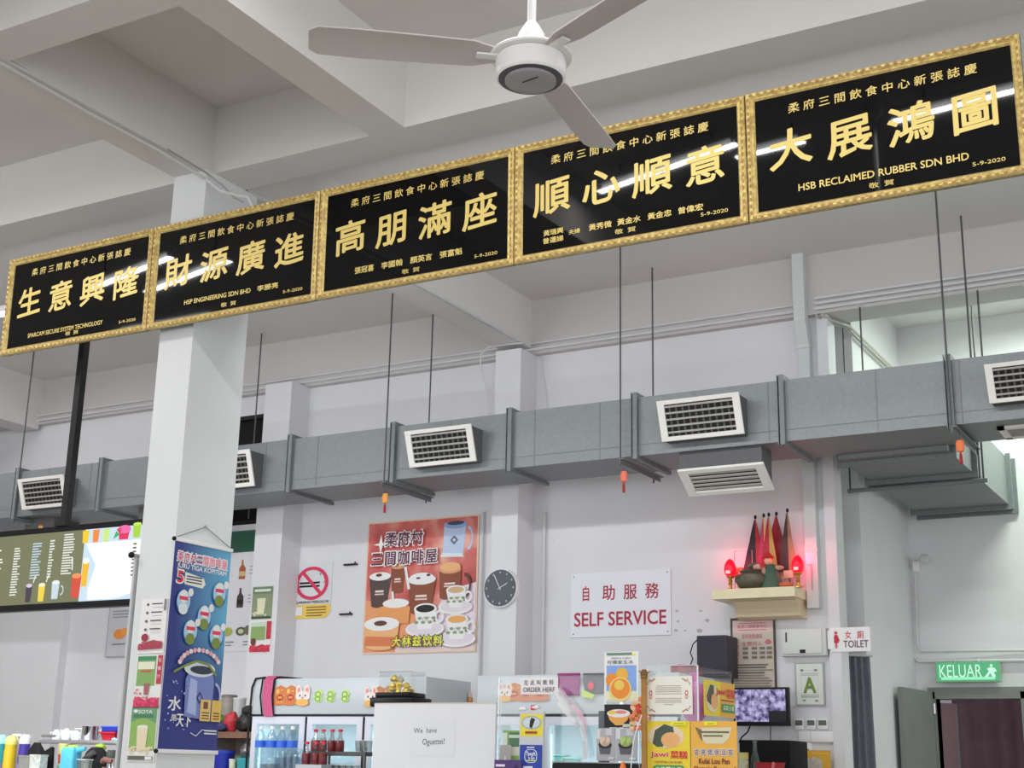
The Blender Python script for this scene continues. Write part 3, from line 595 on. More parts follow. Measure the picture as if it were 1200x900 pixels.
mr.inputs[1].default_value = .25; mr.inputs[2].default_value = .6; nt.links.new(tc.outputs['Generated'], sx_.inputs[0]); nt.links.new(sx_.outputs['Z'], mr.inputs[0]); nt.links.new(sx_.outputs['X'], mm.inputs[0]); nt.links.new(mr.outputs[0], mm.inputs[1]); nt.links.new(mm.outputs[0], rp.inputs[0]); nt.links.new(rp.outputs[0], b_.inputs['Base Color'])
rp.color_ramp.elements[0].color = L((44, 52, 118), ALB); rp.color_ramp.elements[1].color = L((92, 160, 192), ALB); rp.color_ramp.elements[0].position = .1; nt.nodes.remove(gr); nt.nodes.remove(g2)
sh = Sheet('hanging_banner', 'tall blue drinks banner hanging on the right side of the white pillar', 'banner', (PF + .012, 6.44, za), BW, zb - za, BAN, rz=math.radians(90), thick=.004, base='cloth', group=None)
WHT = col(232, 234, 240); PKT = col(226, 90, 120); h_ = zb - za
sh.part('lettering')
for k, ch in enumerate('柔府村三間咖啡屋'):
    u = .05 + k * .112; sh.text(ch, u - .004, .893, u + .108, .947, WHT, .06); sh.text(ch, u + .006, .897, u + .098, .943, PKT if k > 2 else col(190, 70, 110), .01); sh.n -= 2
sh.n += 2; sh.part('name_lettering'); sh.text('JURU TIGA KOPITIAM', .06, .858, .93, .888, WHT, .03); sh.part('offer_tag'); sh.vmap = lambda v: v + .065; sh.text('5', .06, .725, .19, .79, WHT, .06); sh.text('5', .075, .73, .175, .785, col(206, 40, 48), .03)
sh.poly([(.2, .725), (.52, .718), (.57, .74), (.53, .768), (.2, .785)], col(226, 222, 200))
for k in range(3): sh.rect(.23, .735 + k * .014, .5, .741 + k * .014, col(60, 60, 76))
JV = lambda v: (v - .19) * .68 + .15; sh.part('brush_lettering'); sh.vmap = JV; sh.text('水', .10, .245, .30, .34, WHT, .02); sh.text('是', .16, .175, .25, .22, WHT, .01); sh.text('天下', .25, .14, .5, .225, WHT, .02)
for k in range(2): sh.rect(.74, .115 - k * .02, .96, .125 - k * .02, col(200, 206, 226))
sh.line([(.5, .10), (.6, .08), (.7, .125), (.78, .12)], .006, WHT)
sh.vmap = None
for (u, v, m1) in ((.82, .765, 1), (.2, .70, 0), (.58, .64, 1), (.36, .56, 1), (.82, .555, 1)):
    sh.part('drink_badge'); sh.ell(u, v, .125, .06, col(44, 82, 140), 22); sh.ell(u, v + .008, .115, .053, col(150, 186, 210), 22); sh.ell(u, v + .03, .07, .032, col(206, 222, 232), 16)
    sh.rect(u - .075, v + .012, u + .075, v + .03, col(206, 60, 86)); sh.ell(u, v - .03, .08, .028, col(112, 130, 62) if m1 else col(200, 212, 226), 16); sh.ell(u + .11, v + .054, .045, .02, col(226, 232, 238), 12); sh.n -= 6
sh.n += 6
sh.part('jug_picture'); sh.vmap = JV
JG = col(110, 122, 176); JL = col(156, 168, 206)
sh.poly([(.36, .21), (.82, .19), (.84, .46), (.80, .52), (.40, .53), (.34, .47)], JG); sh.poly([(.40, .24), (.56, .22), (.54, .46), (.42, .48)], JL); sh.ell(.57, .545, .27, .055, col(190, 200, 204), 24); sh.ell(.6, .54, .2, .03, col(50, 54, 70), 20)
sh.ring(.86, .36, .11, .1, .78, JL, 16, -90, 90); sh.poly([(.60, .30), (.66, .345), (.60, .39), (.54, .345)], col(52, 58, 96)); sh.poly([(.60, .32), (.635, .345), (.60, .37), (.565, .345)], JG)
sh.part('blossom_arc')
for k in range(13):
    a = math.radians(165 - k * 11.5); sh.ell(.56 + .36 * math.cos(a), .55 + .13 * math.sin(a), .035, .018, col(226, 150, 158) if k % 2 else col(236, 196, 196), 8); sh.n -= 1
sh.n += 1; sh.line([(.12, .51), (.3, .56), (.5, .60), (.7, .585), (.86, .51)], .02, col(112, 130, 60))
sh.part('water_drops'); random.seed(5)
for k in range(26): sh.ell(random.uniform(.04, .5), random.uniform(.1, .46), random.uniform(.006, .02), random.uniform(.003, .008), JL, 7); sh.n -= 1
sh.n += 1; sh.part('price_stickers'); sh.rect(.62, .185, .8, .335, col(206, 176, 104)); sh.n -= 1; sh.rect(.82, .185, .99, .335, col(206, 172, 90)); sh.rect(.67, .27, .75, .32, col(110, 70, 50))
for k in range(3): sh.rect(.65, .2 + k * .02, .78, .208 + k * .02, col(96, 72, 40)); sh.rect(.85, .2 + k * .02, .96, .208 + k * .02, col(96, 72, 40)); sh.n -= 2
sh.n += 2; sh.flush()
r = sh.root
for z, nm in ((zb - za, 'top_rail'), (0, 'bottom_rail')):
    mb = MB(); mb.rbox(-BW / 2 - .008, -.014, z - .012, BW / 2 + .008, .008, z + .012, col(212, 214, 216), .004); rl = mb.build(nm, r, local=True)
    mb = MB(); mb.ball((-BW / 2 - .014, -.004, z), .014, .014, .014, BLACKP, 10, 6); mb.build('rail_end', rl, local=True)
mb = MB(); mb.tube([(-BW / 2, -.004, zb - za + .01), (0, -.004, zb - za + .11), (BW / 2, -.004, zb - za + .01)], .003, col(120, 120, 122)); mb.ball((0, -.002, zb - za + .115), .009, .009, .009, col(150, 150, 150), 8, 5); mb.build('cord', r, local=True)
# white roller banner end on the hidden left side of the pillar
t = thing('pull_banner', 'edge of a white banner with black rail end on the left side of the pillar', 'banner', (-6.16, 6.25, 1.2))
mb = MB(); mb.box(-6.165, 6.19, 1.3, -6.15, 6.65, PX(162, 652, -6.16).z, col(176, 178, 180)); mb.build('cloth', t)
mb = MB(); mb.tube([(-6.158, 6.165, PX(162, 652, -6.16).z), (-6.158, 6.68, PX(162, 652, -6.16).z)], .013, col(150, 150, 152)); mb.ball((-6.158, 6.16, PX(162, 652, -6.16).z), .02, .02, .02, BLACKP, 10, 6); mb.build('top_rail', t)

def blobs(sh, u0, v0, u1, v1, n, m, r=.06, seed=1):
    random.seed(seed)
    for k in range(n): sh.ell(random.uniform(u0, u1), random.uniform(v0, v1), r * random.uniform(.5, .9), r * random.uniform(.25, .5), m, 8); sh.n -= 1
    sh.n += 1
YPF = 6.198
c, w, h = rect_at(163, 703, 196, 765, YPF)
sh = Sheet('paper_menu', 'white drinks menu with four black headings taped high on the pillar front', 'poster', c, .212, h, col(214, 214, 218), single=True)
for k in range(4): sh.rect(.42, .9 - k * .155, .82, .92 - k * .155, col(60, 58, 66)); sh.rect(.44, .84 - k * .155, .86, .85 - k * .155, col(170, 168, 174)); sh.ell(.27, .9 - k * .155, .05, .025, col(80, 76, 80), 8)
sh.rect(.9, .78, .97, .99, col(120, 114, 120)); sh.poly([(.05, .06), (.95, .08), (.95, .2), (.6, .24), (.35, .2), (.05, .16)], col(150, 60, 76)); blobs(sh, .1, .1, .9, .22, 16, col(170, 66, 84), .05); sh.ell(.28, .29, .13, .07, col(140, 44, 60), 12); sh.done()
c, w, h = rect_at(158, 768, 191, 830, YPF)
sh = Sheet('paper_menu', 'green and red guava drink flyer in the middle of the pillar front', 'poster', c, .212, h, col(206, 208, 206), single=True)
sh.rect(.05, .42, .74, .98, col(120, 156, 92)); sh.rect(.06, .9, .73, .97, col(60, 128, 96)); sh.rect(.08, .73, .7, .87, col(206, 206, 186)); sh.rect(.8, .45, .98, .99, col(176, 52, 72)); sh.rect(.2, .68, .6, .71, col(190, 80, 60))
for k, ch in enumerate('石榴汁'): sh.text(ch, .84, .86 - k * .15, .94, .93 - k * .15, WHT, .01)
sh.poly([(.03, .02), (.97, .02), (.95, .16), (.7, .2), (.45, .15), (.2, .22), (.04, .18)], col(176, 52, 84)); blobs(sh, .05, .04, .95, .2, 26, col(206, 66, 104), .07); blobs(sh, .05, .2, .5, .36, 8, col(190, 90, 110), .05); sh.poly([(.4, .25), (.55, .25), (.58, .46), (.38, .46)], col(150, 90, 96)); sh.done()
c, w, h = rect_at(150, 833, 185, 893, YPF)
sh = Sheet('paper_menu', 'green soya drink flyer with a tall beige glass lowest on the pillar front', 'poster', c, .215, h + .03, col(208, 210, 204), single=True)
sh.rect(.04, .2, .97, .96, col(128, 164, 88)); sh.poly([(.04, .7), (.5, .8), (.97, .68), (.97, .96), (.04, .96)], col(96, 142, 108)); sh.text('SOYA', .3, .86, .8, .92, WHT, .02); sh.rect(.12, .78, .85, .84, col(60, 116, 84)); sh.ell(.2, .9, .09, .03, WHT, 10)
sh.poly([(.34, .2), (.66, .2), (.7, .62), (.3, .62)], col(206, 196, 166)); sh.ell(.5, .62, .2, .03, col(224, 218, 196), 14); blobs(sh, .08, .16, .9, .26, 14, col(206, 190, 160), .08); sh.rect(.05, .03, .95, .1, col(92, 92, 88)); sh.rect(.68, .035, .93, .095, WHT); sh.done()

# ================================================================== ON THE BACK WALL, LEFT
YQ = YW - .002
sh = sheet_px('paper_menu', 'grey fruit price sheet with an orange, half hidden by the pillar', 'poster', (131, 712, 176, 769), YQ, col(176, 176, 181), thick=.03, single=True); sh.rect(0, .0, .012, 1, col(130, 130, 134)); sh.rect(0, 0, 1, .012, col(140, 140, 144))
for k in range(3): sh.rect(.1, .9 - k * .06, .5, .92 - k * .06, col(120, 118, 122)); sh.rect(.6, .9 - k * .06, .8, .92 - k * .06, col(120, 118, 122))
sh.ell(.3, .45, .14, .1, col(206, 128, 60), 14); sh.ell(.42, .5, .1, .07, col(214, 140, 66), 12); sh.rect(.15, .24, .45, .26, col(110, 108, 112)); sh.done()
sh = sheet_px('green_board', 'plain dark green board on the wall right of the pillar banner', 'board', (262, 624, 299, 646), YQ, col(38, 82, 66), thick=.01, single=True); sh.rect(.0, .96, 1, 1, col(60, 100, 84)); sh.done()
sh = sheet_px('paper_menu', 'tall white beer and fruit price sheet right of the blue banner', 'poster', (258, 650, 297, 763), YQ, col(198, 197, 202), thick=.006, single=True)
for v, cc in ((.82, (150, 84, 48)), (.53, (66, 50, 50))):
    sh.poly([(.52, v - .09), (.68, v - .09), (.68, v + .02), (.62, v + .06), (.61, v + .11), (.57, v + .11), (.57, v + .06), (.52, v + .02)], col(*cc)); sh.rect(.52, v - .06, .68, v - .01, col(186, 160, 120) if cc[0] > 100 else col(40, 36, 40))
    for k in range(3): sh.rect(.78, v + .03 - k * .035, .96, v + .037 - k * .035, col(120, 118, 124))
sh.ell(.35, .2, .12, .045, col(150, 160, 76), 12); sh.ell(.68, .2, .13, .045, col(82, 86, 66), 12); sh.ell(.86, .21, .11, .05, col(96, 100, 76), 12); sh.ell(.68, .2, .07, .025, col(176, 180, 140), 10)
for u in (.32, .75): sh.rect(u, .09, u + .2, .1, col(110, 108, 112)); sh.rect(u, .06, u + .15, .068, col(110, 108, 112))
sh.done()
sh = sheet_px('flyer', 'green soya milk flyer, upper of two on the left wall column', 'poster', (297, 688, 318, 725), 10.398, col(120, 132, 104), single=True)
sh.rect(.03, .78, .97, .97, col(92, 112, 92)); sh.rect(.1, .84, .9, .92, col(190, 200, 180)); sh.poly([(.3, .14), (.62, .14), (.68, .64), (.26, .64)], col(196, 196, 166)); sh.rect(.03, .02, .97, .08, col(60, 62, 58)); blobs(sh, .1, .12, .9, .22, 8, col(186, 186, 160), .09); sh.done()
sh = sheet_px('flyer', 'green and red guava flyer, lower of two on the left wall column', 'poster', (294, 728, 317, 765), 10.398, col(200, 200, 200), single=True)
sh.rect(.05, .4, .72, .95, col(122, 150, 92)); sh.rect(.05, .82, .72, .95, col(176, 190, 170)); sh.rect(.76, .42, .98, .98, col(170, 48, 66)); sh.poly([(.04, .03), (.97, .03), (.95, .2), (.6, .27), (.3, .2), (.05, .25)], col(166, 44, 66)); blobs(sh, .06, .05, .95, .25, 16, col(196, 50, 76), .09); sh.ell(.2, .35, .13, .12, col(96, 56, 50), 10); sh.done()
# no smoking notice
YN = YQ
c, w, h = rect_at(345, 661, 387, 724, YN)
sh = Sheet('no_smoking_sign', 'no smoking notice with red ring and yellow foot on the wall', 'sign', c, w, h, col(186, 187, 190), thick=.006, base='board', build_base=False)
sh.mb.prism([(-w / 2, 0), (w * .38, 0), (w / 2, h * .1), (w / 2, h), (-w / 2, h)], -.006, 0, col(190, 191, 194)); sh.t = .006
sh.poly([(.0, .0), (.88, 0), (1, .1), (1, .25), (0, .25)], col(206, 176, 84))
sh.part('pictogram'); sh.rect(.18, .62, .7, .655, BLACKP); sh.rect(.18, .56, .7, .595, BLACKP); sh.ring(.76, .78, .07, .05, .7, col(90, 90, 94), 12, -60, 200); sh.line([(.8, .73), (.84, .68), (.8, .62)], .008, col(90, 90, 94)); sh.ring(.5, .63, .42, .30, .8, col(188, 44, 76)); sh.line([(.27, .82), (.73, .44)], .035, col(188, 44, 76))
sh.part('lettering'); sh.text('DILARANG MEROKOK', .06, .27, .96, .315, col(40, 40, 52), .02)
for k in range(4): sh.rect(.4, .04 + k * .05, .9 - (.1 if k == 0 else 0), .06 + k * .05, col(120, 92, 34)); sh.n -= 1
sh.n += 1; sh.rect(.06, .06, .3, .21, col(206, 204, 206)); sh.done()
for i, (a, b) in enumerate((((403, 662), (418, 661)), ((398, 720), (412, 718)))):
    p, q = P(*a, YW - .02), P(*b, YW - .02); mb = MB(); mb.box(p.x, YW - .03, p.z - .008, q.x, YW, p.z + .008, BLACKM); mb.box(q.x - .01, YW - .045, p.z - .008, q.x, YW - .03, p.z + .02, BLACKM)
    tag(mb.build('wall_hook', loc=(p.x, YW - .02, p.z)), ('upper', 'lower')[i] + ' short black hook on the wall between no smoking sign and coffee poster', 'hook', 'hooks by the coffee poster')

# ================================================================== COFFEE POSTER
a = P(433, 613, YQ); b = P(562, 603, YQ); c_ = P(427, 767, YQ)
w = b.x - a.x + .01; h = (a.z + b.z) / 2 - c_.z
PB = bpy.data.materials.new('coffee_poster_print'); PB.use_nodes = True; nt = PB.node_tree; b_ = nt.nodes['Principled BSDF']; b_.inputs['Roughness'].default_value = .35
tc = nt.nodes.new('ShaderNodeTexCoord'); nz = nt.nodes.new('ShaderNodeTexNoise'); nz.inputs['Scale'].default_value = 2.6; nz.inputs['Detail'].default_value = 3; rp = nt.nodes.new('ShaderNodeValToRGB')
nt.links.new(tc.outputs['Object'], nz.inputs['Vector']); nt.links.new(nz.outputs['Fac'], rp.inputs[0]); nt.links.new(rp.outputs[0], b_.inputs['Base Color'])
e = rp.color_ramp.elements; e[0].position = .3; e[0].color = L((150, 54, 56), ALB); e[1].position = .68; e[1].color = L((214, 160, 144), ALB); x_ = e.new(.5); x_.color = L((186, 92, 86), ALB)
sh = Sheet('coffee_poster', 'large red poster of iced coffees and cups on the back wall', 'poster', ((a.x + b.x) / 2, YQ, c_.z), w, h, col(206, 180, 160), thick=.012, base='board')
sh.part('print'); sh.rect(.012, .012, .988, .988, PB)
BR, BR2, CRM, TEA = col(84, 50, 42), col(122, 66, 46), col(226, 216, 208), col(206, 140, 84)
sh.poly([(.012, .012), (.6, .012), (.55, .25), (.3, .4), (.012, .4)], col(206, 142, 100)); sh.poly([(.5, .1), (.988, .1), (.988, .5), (.75, .45), (.6, .25)], col(214, 196, 206)); sh.rect(.3, .012, .988, .1, col(222, 190, 190))
# glass jug
JB = col(170, 184, 208); sh.poly([(.69, .70), (.87, .70), (.89, .93), (.70, .95)], JB); sh.ell(.8, .935, .1, .03, col(126, 150, 190), 20); sh.ell(.8, .948, .075, .016, col(56, 60, 76), 18); sh.ring(.91, .83, .045, .09, .72, JB, 16, -90, 90); sh.poly([(.79, .785), (.825, .82), (.79, .855), (.755, .82)], col(84, 84, 100)); sh.poly([(.79, .805), (.808, .82), (.79, .835), (.772, .82)], JB); sh.poly([(.67, .70), (.88, .69), (.86, .72), (.69, .73)], col(196, 206, 220))
def cupp(u, v, wt, wb, ht, body, top, tall=.25, lab=True):
    sh.poly([(u - wb, v), (u + wb, v), (u + wt, v + ht), (u - wt, v + ht)], body); sh.ell(u, v + ht, wt, wt * .32, top, 20); sh.ell(u, v, wb, wb * .25, body, 16)
    if lab: sh.rect(u - wb * .55, v + ht * .45, u + wb * .55, v + ht * .52, col(220, 196, 186)); sh.rect(u - wb * .6, v + ht * .36, u + wb * .6, v + ht * .41, col(210, 180, 170))
cupp(.30, .46, .065, .05, .19, BR2, col(196, 150, 110)); cupp(.14, .36, .10, .07, .22, col(74, 58, 54), CRM); sh.ell(.13, .59, .03, .012, BR, 8)
cupp(.52, .30, .125, .09, .24, BR2, CRM); sh.ell(.52, .55, .11, .04, col(236, 230, 226), 16); sh.ell(.49, .55, .02, .008, BR, 8); sh.ell(.58, .57, .02, .01, BR, 8); sh.line([(.41, .47), (.37, .64)], .028, col(226, 220, 216))
cupp(.77, .40, .095, .085, .2, BR2, col(196, 140, 100)); sh.ell(.77, .62, .09, .035, col(214, 160, 112), 16); sh.ring(.90, .48, .055, .09, .7, BR, 16, -95, 95)
sh.poly([(.14, .22), (.42, .22), (.43, .34), (.30, .38), (.13, .34)], TEA); sh.ell(.30, .37, .12, .035, CRM, 16); sh.line([(.28, .36), (.265, .46)], .024, CRM)
cupp(.18, .06, .16, .14, .16, col(214, 160, 112), CRM, lab=False); sh.ell(.17, .225, .06, .02, BR, 12); sh.poly([(.03, .06), (.33, .05), (.31, .12), (.04, .13)], col(190, 110, 66))
def kopi(u, v, s, drink):
    sh.ell(u, v, .17 * s, .06 * s, CRM, 22); sh.ell(u, v + .005, .15 * s, .048 * s, col(200, 192, 200), 20); sh.poly([(u - .06 * s, v), (u + .06 * s, v), (u + .1 * s, v + .15 * s), (u - .1 * s, v + .15 * s)], CRM); sh.ell(u, v + .15 * s, .1 * s, .04 * s, WHT, 20); sh.ell(u, v + .15 * s, .082 * s, .028 * s, drink, 18); sh.ring(u + .125 * s, v + .09 * s, .04 * s, .05 * s, .6, CRM, 12)
    for k in range(6): sh.ell(u - .075 * s + k * .03 * s, v + .05 * s + .03 * (k % 2) * s, .02 * s, .012 * s, col(122, 140, 112), 8); sh.n -= 1
    sh.n += 1; sh.text('CC', u - .02 * s, v + .055 * s, u + .045 * s, v + .09 * s, col(176, 160, 150), .02)
kopi(.83, .32, .85, col(186, 156, 120)); kopi(.57, .17, 1, col(42, 28, 26)); kopi(.85, .09, .95, col(206, 150, 84))
sh.part('lettering')
DKP = col(84, 34, 62)
def outl(body, u, v, us_, vs_, step, m1, m2, o=.012):
    for k, ch in enumerate(body): sh.text(ch, u + k * step - .006, v - .005, u + k * step + us_ + .006, v + vs_ + .005, m1, .05); sh.n -= 1
    sh.n += 1
    for k, ch in enumerate(body): sh.text(ch, u + k * step, v, u + k * step + us_, v + vs_, m2, .02); sh.n -= 1
    sh.n += 1
outl('柔府村', .19, .80, .10, .105, .118, WHT, DKP); outl('三間咖啡屋', .07, .655, .10, .105, .122, WHT, DKP); outl('大林兹饮料', .29, .045, .075, .075, .092, col(60, 52, 24), col(226, 206, 70))
sh.part('sparkle'); sh.poly([(.15, .90), (.165, .83), (.22, .82), (.165, .81), (.15, .74), (.135, .81), (.08, .82), (.135, .83)], col(246, 222, 206)); sh.done()

# ================================================================== CLOCK
p = P(586, 689, 10.36); ck = thing('wall_clock', 'round dark grey clock with white rim on the wall column', 'clock', (p.x, 10.36, p.z))
def disc(mb, c, r0, r1, y0, y1, m, n=40):
    vs = [];
    for (r, y) in ((r0, y0), (r1, y1)):
        for k in range(n): a = 2 * math.pi * k / n; vs.append((c[0] + r * math.cos(a), y, c[2] + r * math.sin(a)))
    mb.add(vs, [tuple(range(n)), tuple(range(2 * n - 1, n - 1, -1))] + [((k + 1) % n, k, n + k, n + (k + 1) % n) for k in range(n)], m)
mb = MB(); disc(mb, p, .166, .172, 10.36, 10.4, col(206, 207, 208)); mb.build('rim', ck)
mb = MB(); disc(mb, p, .158, .158, 10.357, 10.362, col(74, 79, 86)); mb.build('dial', ck)
mb = MB()
for k in range(12):
    a = math.pi * k / 6; mb.box(p.x + .133 * math.cos(a) - .006, 10.354, p.z + .133 * math.sin(a) - .009, p.x + .133 * math.cos(a) + .006, 10.357, p.z + .133 * math.sin(a) + .009, col(150, 154, 158))
mb.build('hour_marks', ck)
for ang, ln in ((117, .125), (27, .085)):
    a = math.radians(ang); MB().tube([(p.x - .02 * math.cos(a), 10.352, p.z - .02 * math.sin(a)), (p.x + ln * math.cos(a), 10.352, p.z + ln * math.sin(a))], .004, col(216, 218, 220), 6).build('hand', ck)

# ================================================================== SELF SERVICE SIGN
sh = sheet_px('self_service_sign', 'white board reading SELF SERVICE in red', 'sign', (670, 673, 787, 744), YQ, col(204, 204, 212), thick=.012, base='board')
sh.part('lettering'); MRN = col(150, 24, 54)
for k, ch in enumerate('自助服務'): sh.text(ch, .115 + k * .215, .56, .205 + k * .215 + (.03 if k else -.01), .79, MRN, .014); sh.n -= 1
sh.n += 1; sh.text('SELF SERVICE', .04, .17, .955, .38, MRN, .022)
sh.part('screw'); [sh.ell(u, v, .008, .013, col(120, 118, 124), 10) for u in (.03, .97) for v in (.05, .95)]; sh.done()
mb = MB(); random.seed(11)
for px, py, r in ((793, 716, .02), (794, 728, .018), (792, 739, .022), (803, 739, .015), (820, 739, .045), (821, 716, .02), (829, 727, .03), (649, 634, .008)):
    p = P(px, py, YW - .002); vs = [(p.x + r * random.uniform(.5, 1) * math.cos(k * .785), YW - .0015, p.z + r * .6 * random.uniform(.5, 1) * math.sin(k * .785)) for k in range(8)]; mb.add(vs, [tuple(range(8))], col(150, 150, 156))
o = mb.build('wall_stain'); tag(o, kind='structure')

# ================================================================== ALTAR SHELF
ZA = P(900, 688, 10.36).z
sa = P(834, 690, 10.34); sb = P(937, 688, 10.34); SX0, SX1 = sa.x, min(sb.x, -3.37); ZA = (sa.z + sb.z) / 2
CREAM = mat('cream_laminate', (204, 194, 160), .4, noise=.03, scale=10)
al = thing('altar_shelf', 'cream wall shelf carrying the small red-lit altar', 'shelf', ((SX0 + SX1) / 2, 10.52, ZA - .22))
MB().box(SX0, 10.34, ZA - .075, SX1, YQ, ZA, CREAM).build('top_board', al)
mb = MB(); xs0, xs1 = SX0 + .13, SX1 - .02
prof = [(10.38, ZA - .075), (10.45, ZA - .09), (10.50, ZA - .14), (10.54, ZA - .2), (10.58, ZA - .215), (YQ, ZA - .215), (YQ, ZA - .075)]
n = len(prof); vs = [(xs0, y, z) for y, z in prof] + [(xs1, y, z) for y, z in prof]
mb.add(vs, [tuple(range(n)), tuple(range(2 * n - 1, n - 1, -1))] + [((k + 1) % n, k, n + k, n + (k + 1) % n) for k in range(n)], mat('cream_under', (196, 178, 150), .5)); mb.build('coved_bracket', al)
BRASS = mat('brass', (186, 140, 70), .3, metal=.7)
def altar_lamp(px, lab):
    p = P(px, 640, 10.44); x = p.x; t = thing('altar_lamp', lab, 'lamp', (x, 10.44, ZA), 0, 'red altar lamps')
    MB().lathe([(.036, 0), (.034, .012), (.014, .02), (.012, .04), (.02, .05), (.012, .062), (.018, .078), (.012, .09), (.03, .105), (.034, .115)], (x, 10.44, ZA), BRASS, 16).build('stem', t)
    MB().lathe([(.022, .11), (.042, .13), (.050, .165), (.044, .205), (.026, .24), (.004, .255)], (x, 10.44, ZA), mat('red_bulb', (255, 10, 40), .3, emit=1.6, raw=True), 18).build('bulb', t)
    MB().lathe([(.018, .0), (.02, .02), (.014, .022)], (x, 10.392, ZA + .132), glow(255, 190, 190, 1.2), 10).build('glow_core', t)
    l = bpy.data.lights.new('altar_glow', 'POINT'); l.energy = 1.7; l.color = (1, .05, .12); l.shadow_soft_size = .05; o = bpy.data.objects.new('altar_glow', l); o.parent = t; o.location = (0, .09, .24); COL.objects.link(o)
altar_lamp(855, 'red egg-shaped altar lamp on brass stem at the left of the shelf'); altar_lamp(934, 'red egg-shaped altar lamp on brass stem at the right of the shelf')
cx = P(893, 660, 10.52).x
t = thing('incense_pot', 'dull bronze incense pot in the middle of the altar shelf', 'pot', (cx - .06, 10.45, ZA))
MB().lathe([(.07, 0), (.11, .02), (.135, .07), (.125, .115), (.095, .135), (.105, .15), (.095, .155), (.085, .14)], (cx - .06, 10.45, ZA), mat('old_bronze', (84, 80, 66), .45, metal=.4, noise=.2, scale=25), 24, sy=.8).build('bowl', t)
mb = MB(); [mb.ball((cx - .06 + s_ * .132, 10.45, ZA + .09), .014, .014, .03, MATS['old_bronze'], 8, 6) for s_ in (-1, 1)]; mb.build('handle', t)
# flags of the altar
def flag(px, top, kink, c1, c2, lab):
    fy_ = 10.60 + .02 * ((px // 3) % 4); p = P(px, 640, fy_); x = p.x; zt = P(px, top, fy_).z; zb_ = ZA + .1
    t = thing('altar_flag', lab, 'flag', (x, fy_, ZA), 0, 'pointed flags behind the incense pot')
    MB().tube([(x, fy_, ZA), (x, fy_, zt)], .004, BLACKP, 6).build('pole', t)
    MB().ball((x, fy_, zt), .012, .012, .018, BLACKP, 8, 6).build('finial', t)
    mb = MB(); hgt = zt - .02 - (zb_ + .05); vs = []
    for j in range(6):
        f = j / 5; wdt = .014 + kink * 1.6 * f; z = zt - .02 - hgt * f
        vs += [(x - wdt * .55, fy_ - .006 - .006 * (j % 2), z), (x, fy_ - .01, z), (x + wdt * .45, fy_ - .006 - .006 * ((j + 1) % 2), z)]
    fsl = []; fsr = []
    for j in range(5): fsl.append((3 * j, 3 * j + 3, 3 * j + 4, 3 * j + 1)); fsr.append((3 * j + 1, 3 * j + 4, 3 * j + 5, 3 * j + 2))
    mb.add(vs, fsl, c1); mb.add(vs, fsr, c2); o = mb.build('cloth', t); md = o.modifiers.new('thick', 'SOLIDIFY'); md.thickness = .003
    mb = MB(); mb.box(x - kink * .5, fy_ - .012, zb_ + .0, x + kink * .35, fy_ - .004, zb_ + .06, col(196, 180, 160)); mb.build('fringe', t)
NV, RD, MG, YL, GN = col(40, 34, 52), col(150, 26, 40), col(176, 40, 84), col(166, 132, 70), col(70, 80, 56)
flag(886, 606, .13, NV, RD, 'black and red pointed flag, leftmost behind the incense pot'); flag(896, 604, .07, MG, col(206, 178, 110), 'magenta and gold flag, second from the left behind the pot')
flag(902, 603, .09, RD, YL, 'red and yellow pointed flag, middle one behind the pot'); flag(911, 602, .15, RD, col(120, 28, 36), 'broad dark red flag, second from the right behind the pot'); flag(924, 598, .09, col(60, 36, 36), col(140, 104, 78), 'tallest dark flag at the right behind the pot')
t = thing('deity_figurine', 'small seated robed figurine in green and red beside the incense pot', 'figurine', (cx + .09, 10.46, ZA))
fx_ = cx + .09; mb = MB(); mb.lathe([(.10, 0), (.10, .03), (.075, .11), (.05, .17), (.03, .195)], (fx_, 10.46, ZA), col(58, 82, 64), 16, sy=.7); mb.build('robe', t)
mb = MB(); mb.ball((fx_ - .045, 10.43, ZA + .13), .022, .022, .045, col(160, 120, 104), 10, 7); mb.ball((fx_ + .065, 10.46, ZA + .165), .045, .022, .02, col(170, 130, 112), 10, 7); mb.build('sleeve', t)
mb = MB(); mb.ball((fx_ - .015, 10.45, ZA + .225), .032, .03, .036, col(206, 150, 124), 12, 8); mb.build('head', t)
mb = MB(); mb.lathe([(.04, 0), (.05, .012), (.03, .03), (.012, .05)], (fx_ - .015, 10.45, ZA + .24), col(176, 40, 46), 14); mb.build('headdress', t)
mb = MB(); mb.ball((fx_ - .1, 10.44, ZA + .17), .035, .03, .03, col(206, 140, 130), 8, 6, .2); mb.ball((fx_ - .13, 10.45, ZA + .19), .05, .03, .025, col(70, 90, 70), 8, 6, .2); mb.build('ribbon', t)
vx = P(866, 670, 10.58).x
t = thing('flower_vase', 'white vase of orange flowers left of the incense pot', 'vase', (vx, 10.58, ZA))
MB().lathe([(.03, 0), (.034, .03), (.022, .07), (.032, .1)], (vx, 10.58, ZA), col(216, 204, 198), 14).build('vase', t)
mb = MB(); random.seed(2)
for k in range(11): mb.ball((vx + random.uniform(-.04, .05), 10.58 + random.uniform(-.03, .03), ZA + .13 + random.uniform(-.02, .06)), .022, .022, .017, col(190, 110, 60) if k % 3 else col(210, 140, 120), 7, 5, .15)
mb.build('flowers', t)
bx_ = P(921, 680, 10.42).x
t = thing('incense_bowl', 'small orange glazed bowl right of the figurine on the altar shelf', 'bowl', (bx_, 10.42, ZA)); MB().lathe([(.03, 0), (.052, .015), (.056, .032), (.044, .04), (.03, .036)], (bx_, 10.42, ZA), col(190, 96, 66), 16).build('bowl', t); MB().lathe([(.034, .036), (.03, .042)], (bx_, 10.42, ZA), col(226, 170, 140), 14).build('ash', t)
gx = P(946, 670, 10.5).x - .03
